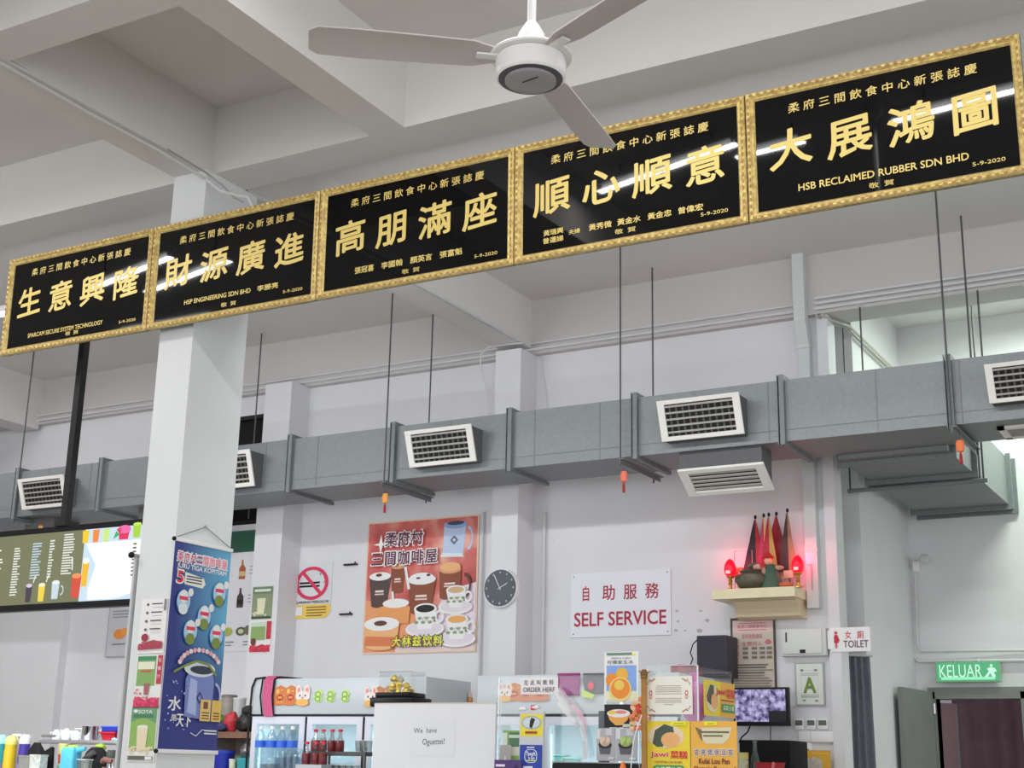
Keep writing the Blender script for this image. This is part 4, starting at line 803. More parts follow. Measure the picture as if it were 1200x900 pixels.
for gx_, gz, lab in ((P(870, 655, 10.58).x, .34, 'square wire frame standing left of the pot on the altar shelf'), (P(944, 660, 10.55).x - .02, .2, 'low wire frame at the right end of the altar shelf')):
    mb = MB(); hw = .075 if gz > .3 else .05; mb.tube([(gx_ - hw, 10.6, ZA), (gx_ - hw, 10.6, ZA + gz), (gx_ + hw, 10.6, ZA + gz), (gx_ + hw, 10.6, ZA)], .0035, col(176, 120, 116), 6); tag(mb.build('wire_frame', loc=(gx_, 10.6, ZA)), lab, 'frame')

# ================================================================== WALL ITEMS AT THE RIGHT
a = P(816, 745, 10.4); b = P(852, 793, 10.4)
t = thing('loudspeaker', 'black box loudspeaker on the wall left of the framed notice', 'speaker', ((a.x + b.x) / 2, 10.5, b.z)); MB().rbox(a.x, 10.4, b.z, b.x, 10.65, a.z, mat('speaker_black', (60, 58, 64), .6, spec=.3), .008).build('cabinet', t)
MB().box(a.x + .015, 10.396, b.z + .015, b.x - .015, 10.4, a.z - .015, mat('speaker_cloth', (62, 60, 66), .9, spec=.1)).build('grille', t); MB().box((a.x + b.x) / 2 - .03, 10.64, b.z + .1, (a.x + b.x) / 2 + .03, YW, b.z + .18, BLACKM).build('wall_bracket', t)
run('cable', wallpx([(817, 750), (812, 755), (809, 765), (812, 772), (808, 782)], 10.55), .005, BLACKP, 'black cable looping at the left of the loudspeaker', 'cable')
a = P(790, 781, 10.35); b = P(815, 790, 10.35); t = thing('parcel', 'dark red parcel lying on top of the drinks fridge by the loudspeaker', 'box', ((a.x + b.x) / 2, 9.8, 2.08))
xa, xb = P(790, 785, 9.8).x, P(815, 785, 9.8).x; zt_ = P(800, 780, 9.8).z
MB().rbox(xa, 9.72, 2.08, xb, 9.95, zt_, mat('red_wrap', (120, 36, 50), .5, noise=.2, scale=20, bump=.4), .015).build('body', t); MB().box((xa + xb) / 2 - .02, 9.715, 2.082, (xa + xb) / 2 + .02, 9.955, zt_ + .003, col(140, 60, 70)).build('tape', t)
c, w, h = rect_at(857, 725, 911, 812, YQ)
sh = Sheet('framed_notice', 'framed notice with red Chinese heading above the small monitor', 'notice', (c.x, YQ, c.z), w, h, col(70, 58, 48), thick=.025, base='frame')
sh.part('paper'); sh.rect(.05, .02, .97, .965, col(178, 168, 156)); sh.rect(.06, .8, .96, .95, col(196, 168, 166)); PK = col(176, 90, 104)
sh.part('lettering'); sh.text('柔府三間飲食中心', .16, .86, .84, .905, PK, .012); sh.rect(.2, .92, .8, .93, PK); sh.rect(.18, .83, .82, .84, PK)
for k, ch in enumerate('管理規則'): sh.text(ch, .09, .66 - k * .085, .19, .72 - k * .085, PK, .012)
for k, tx in enumerate(('暫停營業通知', '全體同人')): sh.text(tx, .26, .72 - k * .1, .72, .78 - k * .1, PK, .0)
for k in range(3):
    for u in (.28, .48, .66, .82): sh.rect(u, .57 - k * .06, u + .12, .605 - k * .06, col(110, 100, 92)); sh.n -= 1
sh.n += 1
for k in range(9): sh.rect(.08, .36 - k * .035, random.uniform(.75, .95), .378 - k * .035, col(92, 84, 78) if k in (0, 1, 3) else col(128, 118, 108)); sh.n -= 1
sh.n += 1; sh.ell(.86, .67, .07, .03, PK, 14); sh.done()
c, w, h = rect_at(918, 738, 972, 769, YQ)
t = thing('breaker_box', 'pale grey breaker box on the wall below the altar shelf', 'box', (c.x, YQ, c.z)); mb = MB(); mb.rbox(c.x - w / 2, YQ - .08, c.z, c.x + w / 2, YQ, c.z + h, col(186, 188, 186), .006); mb.build('body', t)
mb = MB(); mb.rbox(c.x - w * .44, YQ - .095, c.z + h * .08, c.x + w * .42, YQ - .08, c.z + h * .94, col(192, 194, 191), .004); dr = mb.build('door', t); MB().box(c.x - w * .06, YQ - .1, c.z + h * .1, c.x + w * .06, YQ - .095, c.z + h * .22, BLACKP).build('latch', dr); MB().box(c.x - w * .37, YQ - .1, c.z + h * .5, c.x - w * .34, YQ - .095, c.z + h * .85, col(60, 60, 62)).build('handle', dr)
c, w, h = rect_at(932, 777, 968, 827, YQ)
sh = Sheet('grade_certificate', 'framed certificate with a green letter A below the breaker box', 'certificate', c, w, h, col(150, 152, 150), thick=.02, base='frame'); sh.part('paper'); sh.rect(.05, .03, .95, .97, col(196, 198, 192)); sh.ring(.5, .5, .42, .45, .985, col(120, 124, 116), 4, 45, 405)
sh.part('lettering'); sh.text('A', .3, .3, .7, .64, col(96, 122, 52), .05); sh.ell(.25, .82, .06, .03, col(110, 112, 108), 10); sh.ell(.72, .82, .06, .03, col(120, 122, 108), 10)
for v in (.74, .7, .24, .2): sh.rect(.2, v, .8, v + .012, col(130, 132, 126))
sh.ell(.3, .12, .06, .025, col(130, 134, 126), 10); sh.ell(.72, .11, .07, .025, col(130, 134, 126), 10); sh.done()
for i, (a, b) in enumerate(((932, 943), (946, 957), (959, 971))):
    c, w, h = rect_at(a, 842.5, b, 855, YQ); t = thing('thermostat', ('left', 'middle', 'right')[i] + ' of three white thermostats under the framed certificate', 'thermostat', (c.x, YQ, c.z), 0, 'thermostats')
    MB().rbox(c.x - w / 2, YQ - .025, c.z, c.x + w / 2, YQ, c.z + h, WHITEP, .005).build('body', t); MB().box(c.x - w * .4, YQ - .027, c.z + h * .38, c.x + w * .4, YQ - .025, c.z + h * .86, col(84, 92, 82)).build('display', t)
c, w, h = rect_at(937, 857, 979, 870, YQ); t = thing('switch_cover', 'long white switch cover below the thermostats', 'switch', (c.x, YQ, c.z)); MB().rbox(c.x - w / 2, YQ - .03, c.z, c.x + w / 2, YQ, c.z + h, WHITEP, .005).build('cover', t); MB().box(c.x - w * .16, YQ - .031, c.z + .005, c.x - w * .15, YQ - .03, c.z + h - .005, col(150, 150, 150)).build('seam', t)
c, w, h = rect_at(938, 870, 952, 882, YQ); t = thing('power_socket', 'white power socket with black plug under the switch cover', 'socket', (c.x, YQ, c.z)); MB().rbox(c.x - w / 2, YQ - .02, c.z - .02, c.x + w / 2, YQ, c.z + h, WHITEP, .004).build('plate', t); MB().rbox(c.x - w * .2, YQ - .06, c.z - .015, c.x + w * .3, YQ - .02, c.z + h * .35, BLACKP, .006).build('plug', t)
sh = sheet_px('folder', 'yellow folder propped up below the power socket', 'folder', (935, 879, 975, 930), 10.62, col(196, 152, 52), thick=.02, base='cover'); sh.part('pattern'); blobs(sh, .05, .8, .4, .95, 8, col(176, 120, 36), .04); sh.rect(.45, .92, .97, .935, col(216, 180, 90)); sh.done()
p = P(944, 893, 10.52); mb = MB(); random.seed(9)
vs = []; fs = []
for j in range(5):
    for i in range(9): vs.append((p.x - .13 + .0325 * i, 10.52 + .012 * math.sin(i * 2.1 + j), p.z + .025 + .012 * math.sin(i * 1.3) - .07 * j))
for j in range(4):
    for i in range(8): k = j * 9 + i; fs.append((k, k + 9, k + 10, k + 1))
mb.add(vs, fs, mat('newsprint', (168, 160, 148), .8, noise=.2, scale=60), True); o = mb.build('crumpled_paper', loc=(p.x, 10.52, p.z - .25)); md = o.modifiers.new('thick', 'SOLIDIFY'); md.thickness = .002; tag(o, 'crumpled grey printed paper leaning before the yellow folder', 'paper')
# CCTV monitor
c, w, h = rect_at(860, 806, 926, 851, 10.5)
sh = Sheet('monitor', 'small black monitor showing violet security camera tiles', 'monitor', (c.x, 10.52, c.z), w, h, BLACKP, thick=.04, base='housing'); sh.part('display')
SCN = bpy.data.materials.new('camera_tiles'); SCN.use_nodes = True; nt = SCN.node_tree; b_ = nt.nodes['Principled BSDF']; tc = nt.nodes.new('ShaderNodeTexCoord'); nz = nt.nodes.new('ShaderNodeTexNoise'); nz.inputs['Scale'].default_value = 22; nz.inputs['Detail'].default_value = 4; rp = nt.nodes.new('ShaderNodeValToRGB'); nt.links.new(tc.outputs['Object'], nz.inputs['Vector']); nt.links.new(nz.outputs['Fac'], rp.inputs[0]); nt.links.new(rp.outputs[0], b_.inputs['Emission Color']); b_.inputs['Emission Strength'].default_value = .9; b_.inputs['Base Color'].default_value = (0, 0, 0, 1)
e = rp.color_ramp.elements; e[0].position = .38; e[0].color = L((64, 52, 110)); e[1].position = .62; e[1].color = L((206, 200, 246))
sh.rect(.03, .1, .95, .95, glow(20, 18, 30, .5))
for i in range(3):
    for j in range(3):
        if (i, j) == (2, 2): continue
        sh.rect(.035 + i * .305, .67 - j * .28, .335 + i * .305, .945 - j * .28, SCN); sh.n -= 1
sh.n += 1; sh.flush(); mb = MB(); mb.box(-.04, 0, h * .4, .04, .18, h * .6, BLACKM); mb.build('wall_arm', sh.root, local=True); sh.done()
run('cable', wallpx([(879, 851), (876, 858), (869, 864), (866, 870)], 10.52), .006, BLACKP, 'black cable hanging from the left of the monitor', 'cable'); run('cable', wallpx([(903, 851), (903, 868)], 10.52), .004, BLACKP, 'thin black cable hanging straight down from the monitor', 'cable')

# ================================================================== DRINKS FRIDGES
FG = mat('fridge_grey', (178, 184, 187), .35); FW = mat('fridge_frame', (196, 198, 206), .3); FI = mat('fridge_inside', (206, 222, 226), .4)
FLED = mat('fridge_strip_light', (225, 250, 255), .4, emit=2.5, raw=True)
def fridge(lab, x0, x1, doors, y0=9.3, y1=9.98, zt=2.085, zd=1.795):
    t = thing('display_fridge', lab, 'fridge', ((x0 + x1) / 2, (y0 + y1) / 2, 0)); mb = MB(); y0b = y0 + .04
    mb.box(x0, y0b, .0, x1, y1, .14, FG); mb.box(x0, y1 - .04, .14, x1, y1, zd - .02, FI); mb.box(x0, y0b, .14, x0 + .04, y1 - .04, zd - .02, FG); mb.box(x1 - .04, y0b, .14, x1, y1 - .04, zd - .02, FG); mb.box(x0, y0b, zd - .02, x1, y1, zt, FG)
    mb.build('cabinet', t); MB().rbox(x0 - .002, y0, zd + .004, x1 + .002, y0b + .01, zt + .002, FG, .006).build('header_panel', t)
    mb = MB(); mb.box(x0, y0 + .01, zd - .012, x1, y0b, zd + .004, col(40, 42, 48)); mb.build('gap_seal', t)
    w = (x1 - x0) / doors
    for k in range(doors):
        a, b = x0 + k * w + .012, x0 + (k + 1) * w - .012; mb = MB(); e = .055
        mb.box(a, y0, zd - .075, b, y0b, zd - .015, FW); mb.box(a, y0, .16, b, y0b, .24, FW); mb.box(a, y0, .24, a + e, y0b, zd - .075, FW); mb.box(b - e, y0, .24, b, y0b, zd - .075, FW)
        d = mb.build('door', t); MB().box(a + e, y0 + .012, .24, b - e, y0 + .02, zd - .075, glass('fridge_glass', (.86, .94, .95), .12)).build('pane', d)
        MB().rbox(b - e + .01, y0 - .03, .95, b - e + .035, y0, 1.25, BLACKP, .006).build('handle', d)
        MB().box(b - .02, y0 + .005, .16, b + .006, y0b + .01, zd - .02, col(40, 42, 48)).build('door_gap', t)
        MB().box(a + .03, y0b + .02, .3, a + .045, y0b + .04, zd - .14, FLED).build('strip_light', t)
        mb = MB()
        for z in (.6, 1.0, 1.4): mb.box(a, y0b + .06, z, b, y1 - .06, z + .012, FW)
        mb.build('shelf', t)
    l = bpy.data.lights.new('fridge_light', 'AREA'); l.shape = 'RECTANGLE'; l.size = x1 - x0 - .2; l.size_y = .1; l.energy = 5; l.color = (.85, .97, 1); o = bpy.data.objects.new('fridge_light', l); o.parent = t; o.location = (0, -.2, zd - .06); COL.objects.link(o)
    return t
F1A, F1B = -7.755, -6.03; fridge('three-door grey drinks fridge behind the water bottles', F1A, F1B, 3)
F2A = -5.56; F2B = -3.9; fridge('grey drinks fridge behind the order counter with a lit glass door', F2A, F2B, 3)
for i, (pxa, pyb, hh) in enumerate(((657, 888, .09), (671, 888, .07))):
    p = P(pxa, pyb, 9.6); t = thing('food_tub', ('taller', 'shorter')[i] + ' green tub seen through the fridge door right of the payment sticker', 'tub', (p.x, 9.6 + .0, 1.412)); MB().rbox(p.x - .045, 9.55, 1.412, p.x + .045, 9.66, 1.412 + hh, col(104, 150, 140), .006).build('body', t); MB().rbox(p.x - .05, 9.545, 1.412 + hh, p.x + .05, 9.665, 1.426 + hh, col(130, 176, 164), .004).build('lid', t)
YF = 9.296
# paper cut-outs on the fridge headers
ORG, GLD, WHB, REDC = col(186, 110, 60), col(212, 160, 84), col(214, 198, 192), col(160, 60, 48)
def rabbit(name, lab, box, tiles):
    sh = sheet_px(name, lab, 'decoration', box, YF, ORG, thick=.003, single=True, build_base=False, group='paper decorations on the fridges'); u = 0; sh.t = .001
    for kind, u0, u1 in tiles:
        m = (u0 + u1) / 2; wd = u1 - u0
        if kind == 'r':
            for s_ in (-1, 1): sh.ell(m + s_ * wd * .26, .72, wd * .2, .26, WHB, 14); sh.ell(m + s_ * wd * .26, .72, wd * .1, .17, col(206, 130, 120), 12)
            sh.ell(m, .45, wd * .46, .26, WHB, 18); sh.ell(m - wd * .17, .48, wd * .05, .05, BLACKP, 8); sh.ell(m + wd * .17, .48, wd * .05, .05, BLACKP, 8); sh.ell(m, .15, wd * .42, .17, GLD, 14); sh.ell(m, .38, wd * .06, .04, REDC, 8)
        else:
            sh.poly([(u0, .05), (u0 + wd * .3, .0), (u1, .06), (u1 - wd * .05, .45), (u1, .85), (m, 1), (u0 + wd * .05, .84), (u0, .5)], ORG); blobs(sh, u0 + wd * .15, .15, u1 - wd * .1, .85, 7, GLD, wd * .17, int(u0 * 50) + 3); sh.ell(m, .4, wd * .28, .16, REDC, 12); sh.rect(m - wd * .16, .36, m + wd * .16, .44, GLD); sh.ell(u0 + wd * .3, .7, wd * .14, .12, GLD, 10)
    sh.done()
rabbit('paper_decoration', 'orange and gold rabbit paper cut-out beside the pink strap on the left fridge', (322, 803, 364, 827), (('g', .0, .34), ('g', .3, .62), ('r', .58, 1.0)))
rabbit('paper_decoration', 'white-eared rabbit cut-out at the right of the left fridge header', (427, 804, 466, 828), (('g', .3, .62), ('r', .0, .42), ('g', .58, .85), ('r', .75, 1.0)))
rabbit('paper_decoration', 'white-eared rabbit cut-out behind the order here sign', (583, 800, 645, 822), (('g', .2, .45), ('r', .0, .3), ('g', .42, .7), ('g', .66, .98)))
for i, px in enumerate((372.5, 387, 404)):
    sh = sheet_px('paper_decoration', ('left', 'middle', 'right')[i] + ' of three lime green knot cut-outs on the left fridge', 'decoration', (px - 5.5, 808, px + 6, 823.5), YF, ORG, thick=.002, single=True, build_base=False, group='paper decorations on the fridges'); g = col(178, 206, 120)
    sh.poly([(.1, .1), (.6, 0), (.95, .2), (.8, .5), (1, .7), (.7, 1), (.3, .95), (.35, .7), (.0, .45), (.25, .3)], g); sh.ring(.5, .62, .3, .25, .6, col(120, 156, 80), 14); sh.ring(.5, .3, .3, .22, .6, col(120, 156, 80), 14); sh.done()
sh = sheet_px('paper_decoration', 'white and gold mascot-free gourd cut-out', 'decoration', (545, 811, 556, 823), YF, ORG, single=True, build_base=False)
sh.meta = ('tiny white and gold paper cut-out on the grey side of the left fridge', 'decoration', None); sh.loc = Vector((F1B + .003, 9.86, 0)); sh.rz = math.radians(90); p = PX(550, 823, F1B); sh.loc = Vector((F1B + .002, p.y, p.z - .01)); sh.w, sh.h = .12, .1
sh.ell(.5, .7, .3, .28, WHB, 14); sh.rect(.15, .0, .85, .5, ORG); sh.ell(.45, .35, .2, .2, GLD, 12); sh.done()
# pink strap and black cable round the left fridge corner
p0 = P(311, 797, YF).x; p1 = P(322, 797, YF).x
mb = MB(); z0_, z1_ = P(316, 838, YF).z, 2.095
for k in range(5): x = p0 + (p1 - p0) * (k + .5) / 5; mb.tube([(x + .02, YF - .010, z0_ - .01), (x - .005, YF - .016, (z0_ + z1_) / 2), (x, YF - .012, z1_ - .02), (x, YF + .02, z1_ + .008), (x, YF + .3, z1_ + .005)], .011, col(186, 84, 122), 8)
st_ = thing('pink_strap', 'pink ribbed strap with black cords draped over the left end of the left fridge', 'strap', (p0, YF, z0_)); mb.build('webbing', st_); mb = MB()
for pa in ((309, 797, 308, 838), (323, 797, 321, 838)):
    a = P(pa[0], pa[1], YF).x; b = P(pa[2], pa[3], YF).x; MB().tube([(b, YF - .012, z0_), (a - .01, YF - .018, (z0_ + z1_) / 2), (a, YF - .012, z1_ - .01), (a + .01, YF + .04, z1_ + .01), (a + .05, YF + .3, z1_ + .01)], .007, BLACKP, 6).build('cord', st_)
a = P(297, 800, YF); run('cable', [(a.x, YF - .01, 1.0), (a.x - .01, YF - .012, 1.7), (a.x, YF - .012, 2.02), (a.x + .03, YF - .008, 2.09), (a.x + .12, YF + .01, 2.1)], .009, BLACKP, 'black cable running down the left edge of the left fridge', 'cable')
# towels over fridge 2
def towel(lab, box, m, extra=None):
    c, w, h = rect_at(*box, YF); t = thing('hand_towel', lab, 'towel', (c.x, YF, c.z)); mb = MB(); vs = []; fs = []
    for j in range(8):
        for i in range(9):
            u = i / 8; z = c.z + h * (1 - j / 7); vs.append((c.x - w / 2 + w * u + .012 * math.sin(j * .9) * (u - .5), YF - .012 - .006 * math.sin(u * 14 + j * .6), z))
    for j in range(7):
        for i in range(8): k = j * 9 + i; fs.append((k, k + 9, k + 10, k + 1))
    mb.add(vs, fs, m, True); o = mb.build('cloth', t); md = o.modifiers.new('thick', 'SOLIDIFY'); md.thickness = .006
    MB().tube([(c.x - w / 2, YF - .012, c.z + h), (c.x + w / 2, YF - .012, c.z + h)], .012, m, 8).build('fold', t)
    return t, c, w, h
towel('plum coloured towel hanging on the fridge right of the order here sign', (655, 791, 680, 815), mat('towel_plum', (140, 58, 116), .9, noise=.1, scale=40))
t, c, w, h = towel('dark grey towel with a red patch hanging on the fridge', (685, 791, 709, 813), mat('towel_grey', (92, 92, 96), .9, noise=.1, scale=40)); MB().ball((c.x - .02, YF - .024, c.z + h * .4), .025, .004, .03, col(206, 60, 76), 10, 6).build('patch', t)
c, w, h = rect_at(684, 808, 699, 819, YF); mb = MB(); mb.prism([(c.x - w / 2, c.z + h), (c.x + w / 2, c.z + h * .4), (c.x + w * .3, c.z), (c.x - w / 2, c.z + h * .2)], YF - .03, YF - .026, col(176, 200, 84)); tag(mb.build('lime_tag', loc=(c.x, YF, c.z)), 'lime green paper tag under the grey towel', 'tag')

# ================================================================== BOTTLES AND RACK BEFORE THE LEFT FRIDGE
WTR = glass('bottle_pet', (.80, .90, .95), .16, .08); TBL = mat('table_steel', (176, 178, 182), .35, metal=.6)
tb = thing('side_table', 'steel side table carrying bottles before the left fridge', 'table', (-7.1, 8.9, 0)); ZT = 1.32
MB().rbox(-7.62, 8.72, ZT - .03, -6.3, 9.2, ZT, TBL, .005).build('table_top', tb)
for x in (-7.58, -6.34):
    for y in (8.75, 9.17): MB().tube([(x, y, 0), (x, y, ZT - .03)], .018, TBL).build('leg', tb)
def water(loc, lab):
    x, y, z = loc; t = thing('water_bottle', lab, 'bottle', loc, 0, 'water bottles before the left fridge')
    prof = [(.038, 0), (.043, .01), (.043, .04), (.040, .05), (.043, .06), (.043, .1), (.040, .108), (.043, .115), (.043, .235), (.036, .265), (.02, .295), (.014, .305), (.014, .315)]
    MB().lathe(prof, loc, WTR, 18).build('body', t); MB().lathe([(.0442, .17), (.0442, .225)], loc, col(52, 96, 196), 18).build('label_band', t); MB().lathe([(.017, .31), (.018, .332), (.016, .336)], loc, col(226, 234, 240), 12).build('cap', t); return t
wb = None
for i, (px, lab) in enumerate(((306, 'water bottle with blue band, first from the left'), (319, 'water bottle with blue band, second from the left'), (331, 'water bottle with blue band, third from the left'), (343, 'water bottle with blue band, rightmost of the standing four'))):
    p = P(px, 860, 9.05); loc = (p.x, 9.05, P(px, 851, 9.05).z - .336)
    if wb is None: wb = water((p.x, 9.05, loc[2]), lab); ZWB = loc[2]
    else: clone(wb, (p.x, 9.05, ZWB), lab)
tb_riser = MB(); tb_riser.box(P(300, 880, 9.05).x, 8.99, ZT, P(362, 880, 9.05).x, 9.13, ZWB, TBL); tag(tb_riser.build('bottle_riser', loc=(-7.3, 9.06, ZT)), 'steel block under the four standing water bottles', 'riser')
t = thing('bottle_pack', 'shrink-wrapped pack of small water bottles right of the standing four', 'bottles', (P(347, 880, 8.95).x, 8.9, ZT)); x = P(347, 880, 8.95).x
for k in range(3):
    for j in range(2): MB().lathe([(.03, 0), (.032, .01), (.032, .13), (.026, .16), (.013, .185), (.013, .2)], (x - .06 + k * .066, 8.86 + j * .066, ZT), WTR, 12).build('bottle', t)
MB().box(x - .1, 8.82, ZT + .03, x + .11, 8.97, ZT + .13, glass('shrink_film', (.75, .84, .95), .2, .2)).build('film', t)
# rack with red-capped bottles and glasses
RZ = P(400, 881, 8.85).z; rx0, rx1 = P(372, 885, 8.85).x, P(438, 885, 8.85).x
rk = thing('glass_rack', 'dark steel rack with hanging glasses before the left fridge', 'rack', ((rx0 + rx1) / 2, 8.85, ZT))
MB().box(rx0, 8.74, RZ - .03, rx1, 9.0, RZ, mat('rack_steel', (74, 74, 72), .4, metal=.5)).build('top_shelf', rk)
for x in (rx0, rx1 - .015):
    for y in (8.74, 8.985): MB().box(x, y, ZT, x + .015, y + .015, RZ - .03, MATS['rack_steel']).build('post', rk)
SYR = mat('syrup_dark', (96, 32, 36), .2); CLR = glass('bottle_glass', (.85, .82, .8), .15, .05)
def sbottle(x, y, z, lab, src=[None]):
    if src[0] is None:
        t = thing('sauce_bottle', lab, 'bottle', (x, y, z), 0, 'red-capped bottles on the glass rack')
        MB().lathe([(.03, 0), (.034, .01), (.034, .075), (.03, .085)], (x, y, z), SYR, 16).build('body', t); MB().lathe([(.03, .085), (.016, .115), (.013, .15)], (x, y, z), CLR, 16).build('neck', t); MB().lathe([(.017, .148), (.018, .165), (.016, .168)], (x, y, z), col(190, 40, 60), 12).build('cap', t); src[0] = t
    else: clone(src[0], (x, y, z), lab)
for i, px in enumerate((369.5, 378.5, 389, 398.5)): sbottle(P(px, 870, 8.93).x, 8.93, RZ, ('leftmost', 'second', 'third', 'rightmost')[i] + ' of the back row of red-capped bottles on the rack')
for i, px in enumerate((360, 371, 379.5)): p = P(px, 869, 8.68); sbottle(p.x, 8.68, p.z - .168, ('leftmost', 'middle', 'rightmost')[i] + ' of the front row of lower red-capped bottles')
mb = MB(); mb.box(P(355, 880, 8.68).x, 8.6, ZT, P(385, 880, 8.68).x, 8.73, P(370, 869, 8.68).z - .168, TBL); tag(mb.build('bottle_riser', loc=(P(370, 880, 8.68).x, 8.66, ZT)), 'steel block under the front row of red-capped bottles', 'riser')
GL2 = glass('tumbler_glass', (.9, .93, .93), .22, .05); g0 = None
def tumbler(x, y, z, lab, grp, flip=False):
    global g0
    if g0 is None:
        g0 = thing('glass_tumbler', lab, 'glass', (x, y, z), 0, grp); MB().lathe([(.026, 0), (.028, .004), (.034, .085), (.0325, .085), (.0265, .008), (.0, .007)], (x, y, z), GL2, 16).build('body', g0); MB().lathe([(.0345, .082), (.0345, .087), (.033, .087)], (x, y, z), mat('glass_rim', (190, 196, 196), .2), 16).build('rim', g0); return g0
    return clone(g0, (x, y, z), lab, grp)
for i, px in enumerate((421, 426, 431.5)): tumbler(P(px, 875, 8.85).x, 8.85, RZ, ('left', 'middle', 'right')[i] + ' of three glass tumblers standing on top of the rack', 'tumblers on the rack top')
for i in range(7): tumbler(rx0 + .05 + i * .058, 8.8, ZT, 'glass tumbler standing under the rack shelf', 'tumblers under the rack shelf')

# ================================================================== BOARD WITH NOTE, COIN CASE
CT = 1.25
ct = thing('service_counter', 'white service counter carrying the note board and posters', 'counter', (-4.2, 7.95, 0))
MB().box(-5.8, 7.7, 0, -3.5, 8.25, CT - .04, col(190, 190, 192)).build('base', ct); MB().rbox(-5.85, 7.66, CT - .04, -3.45, 8.28, CT, TBL, .006).build('worktop', ct)
a = P(441, 824, 8.0); b = P(583, 824, 8.0)
sh = Sheet('note_board', 'large white board with a handwritten note facing the customers', 'board', ((a.x + b.x) / 2, 8.0, CT), b.x - a.x, a.z - CT, col(206, 207, 214), thick=.02, base='board'); bw = b.x - a.x
sh.part('tape_edge'); sh.rect(0, .985, 1, 1, col(190, 184, 172)); vtop = lambda py: (P(510, py, 8.0).z - CT) / (a.z - CT)
sh.part('note_paper'); sh.rect(.32, vtop(886), .68, vtop(846), col(204, 206, 214))
sh.part('handwriting'); INK = col(70, 68, 84); sh.text('We  have', .345, vtop(859.5), .535, vtop(853), INK, -.004, .03); sh.text('Oguettei!', .42, vtop(875), .6, vtop(865), INK, -.004, .03); sh.flush()
mb = MB(); mb.box(-bw / 2 + .1, 0, 0, -bw / 2 + .14, .14, .03, BLACKM); mb.box(bw / 2 - .14, 0, 0, bw / 2 - .1, .14, .03, BLACKM); mb.build('foot', sh.root, local=True)
# gold ornament in a clear case on a black stand
YC = 8.35; xa, xb = P(452, 800, YC).x, P(489, 800, YC).x; zb0 = P(470, 812, YC).z; zt0 = P(470, 787.5, YC).z
cs = thing('ornament_case', 'clear acrylic case of gold ornaments on a black stand behind the note board', 'case', ((xa + xb) / 2, YC, 1.2))
st = MB(); st.rbox(xa - .02, YC - .1, zb0 - .035, xb + .0, YC + .12, zb0, BLACKP, .01); st.rbox(xa - .05, YC - .12, zb0 - .1, xb + .04, YC + .14, zb0 - .035, BLACKP, .012); st.build('stand', cs)
st = MB(); st.box((xa + xb) / 2 - .05, YC - .02, 0, (xa + xb) / 2 + .05, YC + .06, zb0 - .1, BLACKM); st.box((xa + xb) / 2 - .2, YC - .03, 0, (xa + xb) / 2 + .2, YC + .25, .03, BLACKM); st.build('post', cs)
mb = MB(); th = .004
for bx4 in ((xa, YC - .08, zb0, xb, YC - .08 + th, zt0), (xa, YC + .1, zb0, xb, YC + .1 + th, zt0), (xa, YC - .08, zb0, xa + th, YC + .1, zt0), (xb - th, YC - .08, zb0, xb, YC + .1, zt0), (xa, YC - .08, zt0 - th, xb, YC + .1, zt0)): mb.box(*bx4, ACRYL)
mb.build('cover', cs); mb = MB(); mb.box(xa, YC - .083, zt0 - .006, xb, YC - .08, zt0, col(150, 156, 158)); mb.build('cover_edge', cs)
GO = mat('gold_ornament', (226, 182, 56), .35, metal=.5); random.seed(4); mb = MB()
for k in range(16): mb.ball((P(465, 800, YC).x + random.uniform(-.03, .035), YC + random.uniform(-.03, .03), zb0 + random.uniform(.01, .11)), .022, .02, .018, GO, 8, 5, .2)
mb.build('gold_tree', cs); mb = MB()
for k in range(10): mb.ball((P(477, 805, YC).x + random.uniform(-.03, .03), YC + random.uniform(-.03, .03), zb0 + random.uniform(.01, .06)), .02, .018, .016, GO, 8, 5, .2)
mb.build('gold_ingots', cs); mb = MB(); disc(mb, (P(477, 796, YC).x, 0, P(477, 796, YC).z), .022, .022, YC - .085, YC - .081, col(140, 144, 148), 20); mb.build('round_sticker', cs)

# ================================================================== ORDER WINDOW
YO = 7.95
sc = thing('acrylic_screen', 'clear acrylic screen of the order counter between note board and jelly poster', 'screen', (-4.35, YO, CT)); xa, xb = P(586, 830, YO).x, P(709, 830, YO).x; zt = P(640, 792, YO).z
MB().box(xa, YO, CT, xb, YO + .005, zt, ACRYL).build('pane', sc)
mb = MB(); mb.box(xa - .01, YO - .01, CT, xa, YO + .015, zt, glass('acrylic_edge', (.9, .94, .94), .25)); mb.box(xb, YO - .01, CT, xb + .01, YO + .015, zt, MATS['acrylic_edge']); mb.build('edge', sc)
for px, py in ((613, 831), (628, 829)):
    p = P(px, py, YO); mb = MB(); mb.ball((p.x, YO - .008, p.z), .03, .008, .012, col(236, 238, 242), 10, 6, .2); mb.build('sticker', sc)
p = P(625, 829, YO); mb = MB(); mb.box(p.x - .012, YO - .012, p.z - .018, p.x + .018, YO - .004, p.z + .014, col(206, 50, 66)); mb.build('red_clip', sc)
sh = sheet_px('order_sign', 'white ORDER HERE sign stuck on the acrylic screen', 'sign', (611, 794.5, 654, 813.5), YO - .006, col(214, 212, 218), thick=.004, base='card'); sh.part('lettering')
for k, ch in enumerate('在此叫飲料'): sh.text(ch, .09 + k * .172, .56, .195 + k * .172, .86, col(84, 48, 66), .008)
sh.text('ORDER HERE', .07, .14, .93, .42, col(84, 48, 66), .006); sh.done()
